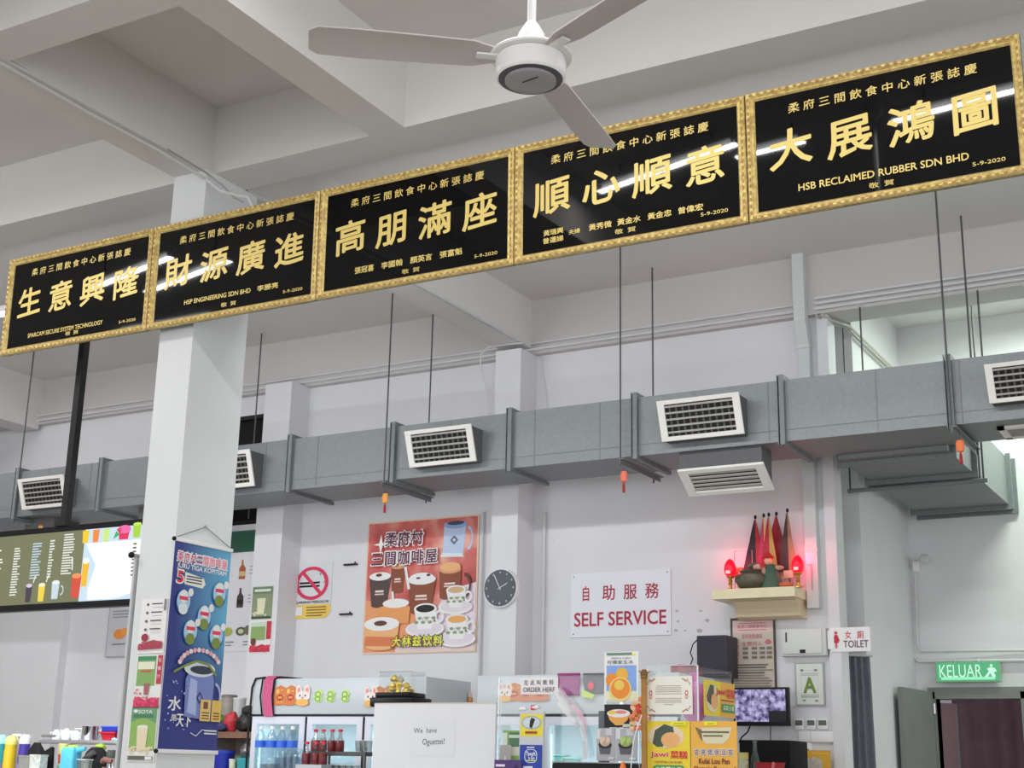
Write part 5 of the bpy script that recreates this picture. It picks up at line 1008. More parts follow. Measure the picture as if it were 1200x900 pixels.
# crumpled translucent strip with a pink edge, running down the screen
PLS = mat('milky_translucent', (226, 224, 232), .3); b_ = PLS.node_tree.nodes['Principled BSDF']; b_.inputs['Alpha'].default_value = .62
PLP = mat('pink_translucent', (236, 170, 186), .35); PLP.node_tree.nodes['Principled BSDF'].inputs['Alpha'].default_value = .75
edge = [((648, 812), (655, 804)), ((654, 825), (663, 810)), ((664, 838), (672, 825)), ((672, 848), (680, 832)), ((678, 858), (685, 845)), ((683, 872), (688, 862)), ((684, 892), (690, 885))]
t = thing('milky_strip', 'milky translucent strip with pink edge running down the order screen', 'plastic sheet', tuple(P(686, 892, YO - .05))); mb = MB(); vs = []
for i, (l, r_) in enumerate(edge):
    A = P(*l, YO - .03); B = P(*r_, YO - .03)
    for k in range(5): u = k / 4; q = A.lerp(B, u); vs.append((q.x, q.y - .02 * math.sin(u * 6 + i * 1.3), q.z))
fs = [(5 * i + k, 5 * i + k + 5, 5 * i + k + 6, 5 * i + k + 1) for i in range(len(edge) - 1) for k in range(4)]
mb.add(vs, [f for i, f in enumerate(fs) if i % 4 < 3], PLS, True); mb.build('film', t); mb = MB(); mb.add(vs, [f for i, f in enumerate(fs) if i % 4 == 3], PLP, True); mb.build('pink_edge', t)
# panel with two stickers
c, w, h = rect_at(611, 833, 638, 905, YO - .1); pn = Sheet('sticker_stand', 'narrow grey stand with yellow food notice above a blue payment sticker', 'stand', (c.x, YO - .1, CT), w, P(624, 834, YO - .1).z - CT, col(182, 186, 190), thick=.02, base='board'); HH = P(624, 834, YO - .1).z - CT
V = lambda py: (P(624, py, YO - .1).z - CT) / HH
pn.part('yellow_notice'); pn.rect(.05, V(863), .97, V(837), col(222, 198, 62)); pn.ell(.5, V(847), .42, (V(837) - V(857)) * .4, col(150, 160, 168), 20); pn.ell(.5, V(847), .36, (V(837) - V(857)) * .32, col(186, 196, 200), 18); pn.poly([(.42, V(852)), (.52, V(854)), (.66, V(843)), (.5, V(841)), (.44, V(845))], col(52, 50, 54)); pn.rect(.25, V(860), .75, V(857), col(150, 70, 40))
pn.part('payment_sticker'); pn.rect(.04, 0, .97, V(873), col(36, 64, 150)); pn.rrect(.24, V(894), .76, V(878), .03, WHT); pn.rrect(.27, V(893.3), .73, V(878.7), .026, col(36, 70, 160)); pn.text("Touch", .31, V(885.5), .69, V(881), WHT, .04); pn.text("'n Go", .4, V(890), .66, V(886), WHT, .03); pn.rect(.32, V(892), .68, V(890.8), col(196, 206, 80)); pn.rect(.34, V(876.5), .66, V(875.3), WHT); pn.rect(.2, V(905), .6, V(898), WHT); pn.done()
# leaflets and purple card left of it
c, w, h = rect_at(588, 856, 612, 893, YO - .08); sh = Sheet('leaflet', 'green leaflet standing behind the purple card on the counter', 'leaflet', (c.x, YO - .06, CT), w, P(600, 856, YO - .06).z - CT, col(126, 158, 84), thick=.004, single=True); sh.rect(.3, .72, .97, .97, col(76, 110, 84)); sh.rect(.36, .6, .95, .74, col(196, 196, 180)); sh.rect(.3, .88, .9, .93, col(176, 196, 176)); sh.rect(.0, .42, .22, .96, col(190, 196, 190)); sh.ell(.16, .66, .1, .05, col(196, 70, 60), 10); sh.done()
c, w, h = rect_at(586, 873, 599, 895, YO - .1); sh = Sheet('leaflet', 'small grey leaflet in front of the green one', 'leaflet', (c.x, YO - .1, CT), w, P(592, 873, YO - .1).z - CT, col(150, 148, 144), thick=.004, single=True); sh.poly([(.3, .6), (.5, .8), (.7, .6), (.6, .55), (.4, .55)], col(196, 194, 190)); sh.done()
c, w, h = rect_at(580, 890.5, 611, 905, YO - .16); sh = Sheet('purple_card', 'purple card with pale lettering at the foot of the leaflets', 'card', (c.x, YO - .16, CT), w, P(596, 890.5, YO - .16).z - CT, col(74, 52, 106), thick=.006, base='card'); sh.part('lettering'); sh.rect(.06, .8, .4, .87, col(206, 200, 220)); sh.rect(.06, .62, .6, .67, col(160, 150, 190)); sh.ell(.82, .66, .1, .2, col(40, 34, 60), 12); sh.done()

# ================================================================== FOOD STALL WITH BAMBOO POLE
YS = 7.3
ls = Sheet('poster_stand', 'tall stand with lemon jelly poster, noodle bowl and two salad photos', 'stand', ((P(709, 800, YS + .3).x + P(749, 800, YS + .3).x) / 2, YS + .3, CT), P(749, 800, YS + .3).x - P(709, 800, YS + .3).x + .06, P(729, 764, YS + .3).z - CT, col(170, 172, 176), thick=.012, base='backboard', build_base=False)
YL_ = YS + .3; HL = P(729, 764, YL_).z - CT; WL = ls.w
U = lambda px, py: (P(px, py, YL_).x - (ls.loc.x - WL / 2)) / WL
V = lambda py: (P(729, py, YL_).z - CT) / HL
ls.mb.box(-WL * .04, -.006, 0, WL * .04, .008, HL * .96, STEEL); ls.t = .008
ls.part('jelly_poster'); ls.mb.box((U(709, 800) - .5) * WL, -.01, V(822) * HL, (U(749, 800) - .5) * WL, -.003, HL, col(212, 216, 216)); ls.t = .01
u0, u1 = U(711, 800), U(747.5, 800); R = lambda a: u0 + (u1 - u0) * a
ls.rect(R(.02), V(820.5), R(.98), V(780), col(120, 152, 206)); ls.rect(R(.02), V(820.5), R(.98), V(810), col(206, 206, 168)); ls.rect(R(.02), V(768), R(.85), V(765), col(96, 122, 112)); ls.ell(R(.9), V(767), .05, .008, col(214, 210, 90), 10)
OR1, OR2 = col(230, 160, 60), col(222, 128, 46)
ls.ell(R(.52), V(791), .2 * (u1 - u0), .05, OR1, 18); ls.ell(R(.2), V(797), .2 * (u1 - u0), .048, OR2, 18); ls.ell(R(.47), V(808), .36 * (u1 - u0), .085, col(226, 190, 120), 24); ls.ell(R(.47), V(807), .31 * (u1 - u0), .07, OR2, 24); ls.ell(R(.44), V(803), .16 * (u1 - u0), .035, col(240, 180, 84), 16)
ls.text('LEMON AI YU JELLY', R(.18), V(772.8), R(.82), V(770.6), col(50, 60, 70), .02)
for k, ch in enumerate('柠檬爱玉冰'): ls.text(ch, R(.06 + k * .17), V(778.6), R(.2 + k * .17), V(774), col(52, 62, 76), .004)
ls.t = .008; ls.n = 0
ls.part('bowl_photo'); a, b = U(709, 839), U(742, 839); ls.mb.box((a - .5) * WL, -.009, V(852.5) * HL, (b - .5) * WL, -.003, V(825.5) * HL, col(36, 33, 36)); ls.t = .009
Q = lambda f: a + (b - a) * f
ls.poly([(Q(.1), V(836)), (Q(.92), V(836)), (Q(.82), V(844)), (Q(.62), V(850)), (Q(.4), V(850)), (Q(.2), V(844))], col(224, 150, 76)); ls.ell(Q(.51), V(836), .41 * (b - a), .028, col(230, 222, 206), 22); ls.ell(Q(.28), V(835), .14 * (b - a), .014, col(220, 180, 70), 12); ls.ell(Q(.6), V(834.5), .2 * (b - a), .012, col(206, 120, 120), 12); ls.rect(Q(.66), V(852), Q(.95), V(848.5), col(180, 182, 160))
ls.t = .008; ls.n = 0
for nm, pa, pb, food in (('salad_photo', 700, 721.5, (176, 150, 132)), ('salad_photo', 723, 747, (136, 160, 84))):
    a, b = U(pa, 870), U(pb, 870); ls.t = .008; ls.n = 0
    ls.part(nm); ls.mb.box((a - .5) * WL, -.009, V(892) * HL, (b - .5) * WL, -.003, V(853.5) * HL, col(160, 162, 166)); ls.t = .009; ls.rect(Q(.0), V(866), Q(.2), V(854), col(196, 196, 200)); ls.rect(Q(.5), V(862), Q(.85), V(854), col(184, 184, 190))
    ls.poly([(Q(.2), V(884)), (Q(.72), V(884)), (Q(.8), V(873)), (Q(.12), V(873))], col(84, 84, 92)); ls.ell(Q(.47), V(873), .36 * (b - a), .026, col(52, 50, 48), 18); ls.ell(Q(.47), V(869), .3 * (b - a), .035, col(*food), 16); blobs(ls, Q(.25), V(872), Q(.7), V(864), 9, col(*[min(255, c + 28) for c in food]), .07 * (b - a) * 1.2, 6); ls.rect(Q(.65), V(890), Q(.95), V(887.5), col(196, 196, 196))
ls.done()
for px in (838,):
    c, w, h = rect_at(701, 833, 709, 852, YS + .34); mb = MB(); mb.rbox(c.x - w / 2, YS + .34, CT, c.x + w / 2, YS + .38, c.z + h, mat('slate_plastic', (86, 90, 98), .5), .006); tag(mb.build('slate_panel', loc=(c.x, YS + .36, CT)), 'narrow slate grey panel left of the noodle bowl photo', 'panel')
# stall counter and black grill top
sc2 = thing('food_stall', 'food stall counter under the yellow posters', 'counter', (-2.9, 7.2, 0))
gxa, gxb = P(673, 895, YS + .15).x, P(866, 895, YS).x
MB().box(gxa, 6.98, 0, gxb, 7.62, CT - .03, col(170, 166, 160)).build('base', sc2); MB().box(gxa - .02, 6.99, CT - .03, gxb + .02, 7.63, CT, STEEL).build('worktop', sc2)
xa, xb = P(673, 894, 7.4).x, P(757, 894, 7.4).x; zt = P(700, 893.5, 7.3).z
gr = thing('hot_plate', 'black hot plate with steel rim below the salad photos', 'hot plate', ((xa + xb) / 2, 7.35, CT)); MB().rbox(xa, 7.12, CT, xb, 7.55, zt - .006, BLACKP, .01).build('body', gr); MB().box(xa, 7.12, zt - .006, xb, 7.55, zt, mat('plate_rim', (110, 110, 114), .35, metal=.4)).build('rim', gr)
px_ = P(731, 897, 7.08); mb = MB(); mb.lathe([(.03, 0), (.028, .1), (.02, .13), (.008, .165)], (px_.x, 7.07, P(731, 893, 7.07).z - .165), col(214, 112, 52), 12); o = mb.build('squeeze_bottle', loc=(px_.x, 7.07, CT)); tag(o, 'orange pointed squeeze bottle before the hot plate', 'bottle')
# bamboo pole
x = P(754.5, 840, 6.95).x; bp = thing('bamboo_pole', 'brown bamboo pole at the left corner of the food stall', 'pole', (x, 6.955, 0)); BAMB = mat('bamboo', (150, 108, 48), .5, noise=.15, scale=15)
zt = P(754, 789, 6.955).z; prof = []
z = 0
while z < zt: prof += [(.016, z), (.016, z + .2), (.0195, z + .215), (.016, z + .23)]; z += .24
prof = [q for q in prof if q[1] <= zt] + [(.016, zt)]; MB().lathe(prof, (x, 6.955, 0), BAMB, 12).build('cane', bp)
mb = MB(); mb.tube([(x, 6.955, zt - .02), (x - .03, 6.955, zt + .015)], .004, BAMB, 5); mb.tube([(x, 6.955, zt - .02), (x + .03, 6.955, zt + .01)], .004, BAMB, 5); mb.lathe([(.018, -.03), (.021, .0), (.012, .02)], (x, 6.955, zt), mat('bamboo_dark', (104, 74, 36), .6), 10); mb.build('tip', bp)
run('cord', [tuple(P(752, 838, 6.92)), tuple(P(746, 855, 6.92)), tuple(P(742, 870, 6.92)), tuple(P(739, 905, 6.92))], .003, col(214, 214, 212), 'thin white cord hanging left of the bamboo pole', 'cord')
# red festive decoration behind the pole
a = P(748, 838, 7.25); mb = MB(); random.seed(8)
for k in range(34): mb.ball((P(747, 830, 7.25).x + random.uniform(-.04, .08), 7.25 + random.uniform(-.015, .015), P(748, 838, 7.25).z + random.uniform(-.09, .09)), .019, .006, .015, (col(196, 66, 44), col(206, 120, 76), col(220, 180, 140))[k % 3], 7, 4, .25)
mb.tube([(P(749, 830, 7.25).x, 7.25, CT), (P(749, 830, 7.25).x, 7.25, a.z)], .004, STEEL, 6); tag(mb.build('festive_ornament', loc=(a.x, 7.25, CT)), 'red and gold festive ornament behind the bamboo pole', 'ornament')
# glass case with posters
YG = 7.0
xl, xr = P(758, 840, YG).x, P(818.5, 840, YG).x; zl = P(790, 845, YG).z; zt = P(790, 782, YG).z
gc = thing('display_case', 'clear display case over the yellow posters on the food stall', 'case', ((xl + xr) / 2, 7.25, CT)); yb = YG + .5
mb = MB(); mb.box(xl, YG, zl, xr, YG + .006, zt, ACRYL); mb.box(xr - .006, YG + .007, zl, xr, yb, zt, ACRYL); mb.box(xl, YG + .007, zl, xl + .006, yb, zt, ACRYL); mb.box(xl, YG, zt + .001, xr, yb, zt + .007, ACRYL); mb.build('panes', gc)
mb = MB(); ce = mat('case_edge', (196, 200, 204), .25); mb.box(xr - .004, YG - .004, zl, xr + .004, YG - .001, zt + .009, ce); mb.box(xl, YG - .004, zt + .0085, xr - .005, YG + .006, zt + .012, ce); mb.build('edge', gc)
mb = MB(); mb.box(xl, YG + .02, CT, xr, yb, zl - .004, col(186, 184, 180)); mb.box(xl, YG + .02, zl - .004, xr, yb, zl, STEEL); mb.build('base', gc)
mb = MB(); random.seed(12)
t = thing('pink_bag', 'magenta plastic bag inside the clear display case', 'bag', ((xr - .1), 7.2, zl)); mb.ball((xr - .1, 7.2, zl + .11), .085, .07, .11, mat('magenta_film', (196, 96, 168), .4), 12, 8, .08); mb.build('body', t); mb = MB(); mb.lathe([(.012, 0), (.03, .05)], (xr - .1, 7.2, zl + .215), MATS['magenta_film'], 8); mb.build('knot', t)
sh = sheet_px('notice_card', 'cream notice with red flower corners on the display case front', 'notice', (756.5, 793, 812, 837), YG - .004, col(218, 210, 200), thick=.004, base='card'); sh.part('flower_border'); FR = col(190, 92, 76)
for su in (-1, 1):
    for sv in (-1, 1):
        random.seed(20); cu = .5 + su * .36
        for k in range(7): sh.ell(.5 + su * (.30 + .025 * k), .5 + sv * (.43 - .02 * (k % 4) - .03 * max(0, k - 3)), .013, .022, FR if k % 2 else col(120, 70, 60), 7); sh.n -= 1
    sh.ring(.5 + su * .38, .56, .035, .07, .6, col(170, 70, 66), 12); sh.ring(.5 + su * .38, .46, .03, .06, .6, FR, 12); sh.n -= 2
sh.n += 3; sh.part('lettering')
for k, (v, wd) in enumerate(((.74, .26), (.69, .28), (.64, .27), (.59, .28), (.53, .28), (.41, .28), (.36, .27), (.31, .28), (.25, .1))): sh.rect(.5 - wd, v, .5 + wd, v + .014, col(150, 130, 120)); sh.n -= 1
sh.done()
YEL, YE2 = col(226, 190, 50), col(226, 160, 66)
def jawi(sh, u0, u1, full=True):
    R = lambda a: u0 + (u1 - u0) * a
    sh.ell(R(.45), .74, .42 * (u1 - u0), .2, col(206, 190, 160), 24); sh.poly([(R(.14), .62), (R(.2), .84), (R(.42), .95), (R(.62), .9), (R(.64), .8), (R(.44), .72), (R(.38), .56), (R(.24), .56)], col(62, 78, 64)); sh.ell(R(.56), .68, .22 * (u1 - u0), .13, col(222, 160, 104), 18)
    sh.text('Jawi', R(.1), .36, R(.5), .48, WHT, .06); sh.n -= 1
    sh.text('Jawi', R(.1), .365, R(.5), .475, col(190, 30, 56), .035)
    for k, ch in enumerate('菜糕'): sh.text(ch, R(.56 + k * .2), .36, R(.74 + k * .2), .49, col(190, 30, 56), .02)
    sh.text('CRYSTAL CAI KUEH', R(.2), .285, R(.82), .32, col(120, 60, 50), .02); sh.rrect(R(.15), .1, R(.88), .25, .02, col(58, 132, 84))
    for k, ch in enumerate('韭菜I沙葛'): sh.text(ch, R(.21 + k * .125), .13, R(.31 + k * .125), .22, col(220, 222, 150), .012)
lz = P(790, 905, YG).z - .04
sh = Sheet('food_poster', 'yellow dumpling poster under the notice, left of a pair', 'poster', ((P(757, 870, YG).x + P(808, 870, YG).x) / 2, YG + .012, lz), P(808, 870, YG).x - P(757, 870, YG).x, P(780, 845, YG).z - lz, YEL, thick=.005, base='card', group='yellow posters on the food stall'); sh.part('print'); jawi(sh, 0, 1); sh.rect(.58, .93, .93, .99, col(240, 232, 40)); sh.rect(.64, .95, .88, .965, col(150, 140, 40)); sh.done()
sh = Sheet('food_poster', 'orange beancurd bowl poster, right of a pair on the stall', 'poster', ((P(809, 870, YG).x + P(863, 870, YG).x) / 2, YG + .012, lz), P(863, 870, YG).x - P(809, 870, YG).x, P(836, 845, YG).z - lz, YE2, thick=.005, base='card', group='yellow posters on the food stall'); sh.part('print')
sh.poly([(.12, .88), (.9, .9), (.84, .72), (.7, .62), (.34, .62), (.2, .72)], col(196, 190, 160)); sh.poly([(.1, .9), (.2, .72), (.26, .66), (.24, .86)], col(120, 96, 66)); sh.rect(.2, .8, .84, .83, col(96, 90, 60)); sh.rect(.28, .74, .7, .765, col(90, 84, 60)); sh.rect(.3, .93, .58, .99, col(240, 232, 40)); sh.rect(.38, .95, .52, .965, col(150, 140, 40))
sh.part('lettering')
for k, ch in enumerate('古来佬伴豆花'): sh.text(ch, .07 + k * .147, .42, .19 + k * .147, .535, WHT, .055); sh.n -= 1
sh.n += 1
for k, ch in enumerate('古来佬伴豆花'): sh.text(ch, .08 + k * .147, .425, .18 + k * .147, .53, col(70, 84, 110), .012); sh.n -= 1
sh.n += 1; sh.text('Kulai Lou Pan', .18, .285, .84, .375, col(110, 46, 46), .03); sh.text('Organic Beancurd', .07, .15, .96, .245, col(110, 46, 46), .03); sh.done()
# side poster on the case, facing right
ya = PX(825, 820, xr + .004).y; yb_ = PX(860.5, 820, xr + .004).y
zt_ = PX(843, 799, xr + .004).z; zb_ = PX(843, 840, xr + .004).z
sh = Sheet('food_poster', 'yellow dumpling poster turned sideways on the right side of the display case', 'poster', (xr + .002, (ya + yb_) / 2, zb_), yb_ - ya, zt_ - zb_, YEL, rz=math.radians(90), thick=.004, base='card', group='yellow posters on the food stall'); sh.part('print')
sh.poly([(.5, 0), (1, 0), (1, 1), (.55, 1)], YE2); sh.ell(.25, .5, .22, .4, col(206, 190, 160), 22); sh.poly([(.06, .55), (.18, .88), (.3, .86), (.3, .5), (.2, .3), (.08, .4)], col(82, 76, 58)); sh.ell(.32, .42, .12, .22, col(222, 160, 104), 16); sh.text('Jawi', .36, .58, .68, .8, col(190, 40, 60), .03); sh.text('菜糕', .7, .56, .99, .82, col(190, 40, 60), .015); sh.rect(.52, .46, .95, .5, col(150, 70, 60)); sh.rrect(.54, .14, .97, .38, .012, col(58, 132, 84)); sh.text('韭菜|沙葛', .58, .18, .94, .34, col(220, 222, 180), .01); sh.done()

# ================================================================== BLACK CABINET UNDER THE MONITOR
a = P(866, 867, 9.7); b = P(930, 867, 9.7)
bc = thing('black_cabinet', 'black cabinet under the small monitor', 'cabinet', ((a.x + b.x) / 2, 9.9, 0)); MB().rbox(a.x, 9.7, 0, b.x - .03, 10.1, a.z, mat('cabinet_black', (20, 19, 21), .6, spec=.15), .006).build('body', bc); mb = MB(); mb.box(a.x + .01, 9.692, .05, b.x - .04, 9.7, a.z - .02, mat('cabinet_door_black', (25, 24, 26), .6, spec=.15)); mb.build('door', bc)
TZ = 1.28; t2 = thing('low_table', 'small steel table before the black cabinet', 'table', (a.x + .2, 9.3, 0)); MB().box(P(862, 900, 9.3).x, 9.15, TZ - .03, P(925, 900, 9.3).x, 9.5, TZ, STEEL).build('table_top', t2)
for x in (P(862, 900, 9.3).x + .03, P(925, 900, 9.3).x - .03): MB().tube([(x, 9.3, 0), (x, 9.3, TZ - .03)], .02, STEEL).build('leg', t2)
p = P(884.5, 867, 9.35); z = TZ; H_ = p.z - TZ; t = thing('dark_bottle', 'dark green glass bottle with cream label before the black cabinet', 'bottle', (p.x, 9.35, z)); MB().lathe([(.03, 0), (.034, .01), (.034, H_ * .5), (.026, H_ * .66), (.014, H_ * .78), (.013, H_ * .96)], (p.x, 9.35, z), mat('bottle_dark', (50, 60, 56), .15), 16).build('body', t); MB().lathe([(.0345, H_ * .22), (.0345, H_ * .42)], (p.x, 9.35, z), col(206, 200, 186), 16).build('label_band', t); MB().lathe([(.015, H_ * .94), (.016, H_), (.012, H_)], (p.x, 9.35, z), col(70, 84, 82), 12).build('cap', t)
p = P(872, 882, 9.3); H_ = p.z - TZ; t = thing('glass_jar', 'glass jar with yellow-green lid left of the dark bottle', 'jar', (p.x, 9.28, TZ)); MB().lathe([(.035, 0), (.037, .01), (.037, H_ * .8), (.03, H_ * .86)], (p.x, 9.28, TZ), mat('jar_fill', (150, 146, 120), .25, noise=.2, scale=30), 16).build('body', t); MB().lathe([(.036, H_ * .84), (.037, H_), (.033, H_)], (p.x, 9.28, TZ), col(164, 156, 92), 16).build('lid', t)
p = P(902, 893.5, 9.28); H_ = p.z - TZ; t = thing('red_bowl', 'red plastic bowl at the foot of the black cabinet', 'bowl', (p.x, 9.28, TZ)); MB().lathe([(.06, 0), (.07, .01), (.1, H_ - .01), (.108, H_), (.1, H_), (.066, .015), (0, .012)], (p.x, 9.28, TZ), col(150, 36, 44), 24).build('bowl', t); MB().tube([(p.x + .02, 9.2, TZ + .05), (p.x + .06, 9.19, H_ + TZ)], .012, col(176, 90, 90), 6).build('spoon', t)

# ================================================================== SHELF WITH BAGS RIGHT OF THE BANNER
ws = thing('wood_shelf', 'brown wooden shelf full of bags left of the drinks fridge', 'shelf', (-8.2, 9.55, 1.6)); xa, xb = P(236, 861, 9.5).x, P(296, 861, 9.5).x; z1_ = P(275, 857.5, 9.5).z; z0_ = P(275, 865, 9.5).z
MB().box(xa, 9.5, z0_, xb, 9.95, z1_, mat('shelf_wood', (112, 82, 66), .55, noise=.15, scale=9)).build('board', ws); MB().box(xa, 9.52, 0, xa + .03, 9.94, z0_, mat('side_beige', (150, 140, 132), .6)).build('side_panel', ws); MB().box(xa + .03, 9.93, .3, xb, 9.95, z0_, mat('back_beige', (160, 150, 142), .6)).build('back_panel', ws); MB().box(xa + .03, 9.52, 1.2, xb, 9.93, 1.23, MATS['shelf_wood']).build('lower_board', ws)
def lump(name, lab, cat, pxl, y, rx, rz, m, wob=.18, zf=None, extra=None):
    p = P(*pxl, y); z = zf if zf is not None else p.z; random.seed(int(pxl[0] * 7)); mb = MB(); mb.ball((p.x, y, z + rz), rx, .07, rz, m, 11, 7, wob)
    if extra: extra(mb, p.x, y, z)
    return tag(mb.build(name, loc=(p.x, y, z)), lab, cat)
def mx(k, c, c2): return mat(k, c, .5, noise=.35, scale=22, bump=.6)
lump('snack_bag', 'crumpled red bag in the middle of the wooden shelf', 'bag', (271, 858), 9.58, .07, .085, mx('bag_red', (170, 46, 56), 0), zf=z1_ + .0)
lump('snack_bag', 'black and gold bag at the right end of the wooden shelf', 'bag', (287, 858), 9.56, .085, .075, mat('bag_black', (44, 40, 36), .4, noise=.6, scale=14, bump=.7), zf=z1_)
lump('snack_bag', 'dark blue and white bag at the front of the wooden shelf', 'bag', (259, 858), 9.54, .07, .045, mat('bag_navy', (64, 62, 96), .4, noise=.5, scale=16, bump=.7), zf=z1_)
lump('snack_bag', 'green bag at the left end of the wooden shelf', 'bag', (256, 858), 9.64, .05, .08, mx('bag_green', (110, 126, 66), 0), zf=z1_)
p = P(281, 850, 9.62); mb = MB(); mb.ball((p.x + .06, 9.66, z1_ + .17), .07, .05, .06, mat('bag_mesh_black', (34, 32, 33), .5, noise=.4, scale=30, bump=.6), 10, 6, .2); mb.lathe([(.05, 0), (.055, .1), (.03, .14)], (p.x + .06, 9.68, z1_), MATS['bag_mesh_black'], 10); tag(mb.build('snack_bag', loc=(p.x, 9.66, z1_)), 'black mesh bag on top of the pile on the wooden shelf', 'bag')
p = P(269, 815, 9.8); t = thing('biscuit_tin', 'tall grey biscuit tin at the back of the wooden shelf', 'tin', (p.x, 9.8, z1_)); H_ = p.z - z1_; MB().lathe([(.065, 0), (.07, .008), (.07, H_ - .02), (.066, H_)], (p.x, 9.8, z1_), mat('tin_grey', (132, 126, 118), .45, noise=.12, scale=14), 20).build('body', t); MB().lathe([(.0715, H_ - .022), (.0725, H_), (.06, H_ + .006)], (p.x, 9.8, z1_), mat('tin_lid', (106, 104, 102), .4), 20).build('lid', t)
p = P(281, 818, 9.82); t = thing('plastic_tub', 'clear plastic tub right of the biscuit tin', 'tub', (p.x, 9.8, z1_)); H_ = p.z - z1_; MB().lathe([(.05, 0), (.058, H_ - .015)], (p.x + .02, 9.8, z1_), mat('tub_pale', (170, 172, 172), .3), 18).build('body', t); MB().lathe([(.061, H_ - .015), (.06, H_)], (p.x + .02, 9.8, z1_), col(186, 188, 188), 18).build('lid', t)
p = P(257, 820, 9.82); t = thing('yellow_tin', 'yellow tin at the back left of the wooden shelf', 'tin', (p.x, 9.8, z1_)); H_ = p.z - z1_; MB().lathe([(.04, 0), (.043, H_ - .02), (.04, H_)], (p.x, 9.8, z1_), col(196, 190, 96), 16).build('body', t); MB().lathe([(.044, H_ - .02), (.043, H_ + .004)], (p.x, 9.8, z1_), col(206, 204, 150), 16).build('lid', t)
p = P(257, 879, 9.55); t = thing('blue_bucket', 'deep blue plastic bucket under the wooden shelf', 'bucket', (p.x, 9.62, 1.23)); H_ = p.z - 1.23; MB().lathe([(.075, 0), (.09, H_ - .02)], (p.x, 9.62, 1.23), mat('bucket_blue', (28, 42, 150), .35), 22).build('body', t); MB().lathe([(.094, H_ - .025), (.097, H_), (.088, H_), (.086, H_ - .025)], (p.x, 9.62, 1.23), col(42, 66, 176), 22).build('rim', t)
p = P(281, 888, 9.5); t = thing('teal_bucket', 'teal plastic bucket right of the deep blue one', 'bucket', (p.x, 9.58, 1.23)); H_ = p.z - 1.23; MB().lathe([(.06, 0), (.075, H_ - .015)], (p.x, 9.58, 1.23), mat('bucket_teal', (48, 150, 156), .4), 22).build('body', t); MB().lathe([(.078, H_ - .02), (.08, H_), (.074, H_)], (p.x, 9.58, 1.23), col(60, 160, 164), 22).build('rim', t); zz = 1.23 + H_
t = thing('plastic_bag', 'clear plastic bag with dark contents stuffed into the teal bucket', 'bag', (p.x, 9.58, zz)); random.seed(6); MB().ball((p.x - .01, 9.58, zz + .06), .055, .05, .085, glass('bag_film', (.85, .85, .86), .3, .25), 11, 8, .15).build('film', t); MB().ball((p.x - .015, 9.58, zz + .035), .04, .035, .04, mat('bag_dark', (60, 60, 64), .6), 9, 6, .15).build('contents', t)
p = P(270, 890, 9.5); t = thing('pale_cup', 'pale green cup between the two buckets', 'cup', (p.x, 9.53, 1.23)); MB().lathe([(.022, 0), (.03, p.z - 1.23)], (p.x, 9.53, 1.23), col(206, 216, 180), 14).build('body', t); MB().lathe([(.031, p.z - 1.235), (.0325, p.z - 1.225), (.029, p.z - 1.225)], (p.x, 9.53, 1.23), col(216, 224, 196), 14).build('rim', t)

# ================================================================== LEFT STALL WITH STEEL SHELF
Y8 = 8.0
ss = thing('steel_shelf', 'steel over-counter shelf at the lower left carrying jugs and boxes', 'shelf', (-8.3, Y8, 1.2)); xa, xb = P(45, 868, Y8).x, P(150, 868, Y8).x + .15; sz1 = P(95, 867, Y8).z; sz0 = P(95, 872, Y8).z
MB().rbox(xa, Y8, sz0, xb, Y8 + .35, sz1, STEEL, .006).build('board', ss)
mb = MB(); zr = P(45, 862, Y8).z; mb.tube([(xa + .01, Y8 + .02, sz1 - .01), (xa + .01, Y8 + .02, zr), (xa + .17, Y8 + .02, zr)], .01, STEEL); mb.tube([(xa + .01, Y8 + .33, sz1 - .01), (xa + .01, Y8 + .33, zr), (xa + .01, Y8 + .02, zr)], .01, STEEL); mb.build('end_rail', ss)
for x in (xa + .04, xb - .05): MB().box(x, Y8 + .28, 1.15, x + .03, Y8 + .31, sz0, STEEL).build('post', ss)
lc = thing('drinks_counter', 'steel drinks counter at the lower left', 'counter', (-8.6, 7.8, 0)); LX = P(-40, 890, 7.5).x; MB().box(LX, 7.45, 0, xb, 8.4, 1.11, col(176, 176, 178)).build('base', lc); MB().rbox(LX, 7.42, 1.11, xb + .02, 8.42, 1.15, STEEL, .006).build('worktop', lc); CZ = 1.15
PORC = mat('white_porcelain', (206, 212, 208), .3)
def jug(px0, px1, pyt, lab, hd):
    c = P((px0 + px1) / 2, pyt, Y8 + .12); r = abs(P(px1, pyt, Y8 + .12).x - P(px0, pyt, Y8 + .12).x) / 2; H_ = c.z - sz1; t = thing('milk_jug', lab, 'jug', (c.x, Y8 + .12, sz1), 0, 'jugs on the steel shelf')
    MB().lathe([(r * .8, 0), (r, H_ * .3), (r * .9, H_ * .6), (r * .62, H_ * .8), (r * .6, H_ * .9)], (c.x, Y8 + .12, sz1), PORC, 18).build('body', t); MB().lathe([(r * .64, H_ * .88), (r * .4, H_ * .95), (r * .12, H_ * .97), (r * .14, H_)], (c.x, Y8 + .12, sz1), PORC, 14).build('lid', t)
    x = c.x; MB().tube([(x + hd * r * .8, Y8 + .12, sz1 + H_ * .75), (x + hd * r * 1.7, Y8 + .12, sz1 + H_ * .7), (x + hd * r * 1.6, Y8 + .12, sz1 + H_ * .35), (x + hd * r * .9, Y8 + .12, sz1 + H_ * .25)], .006, PORC, 6).build('handle', t)
    MB().tube([(x - hd * r * .7, Y8 + .12, sz1 + H_ * .4), (x - hd * r * 1.5, Y8 + .12, sz1 + H_ * .85)], [.012, .006], PORC, 6).build('spout', t)
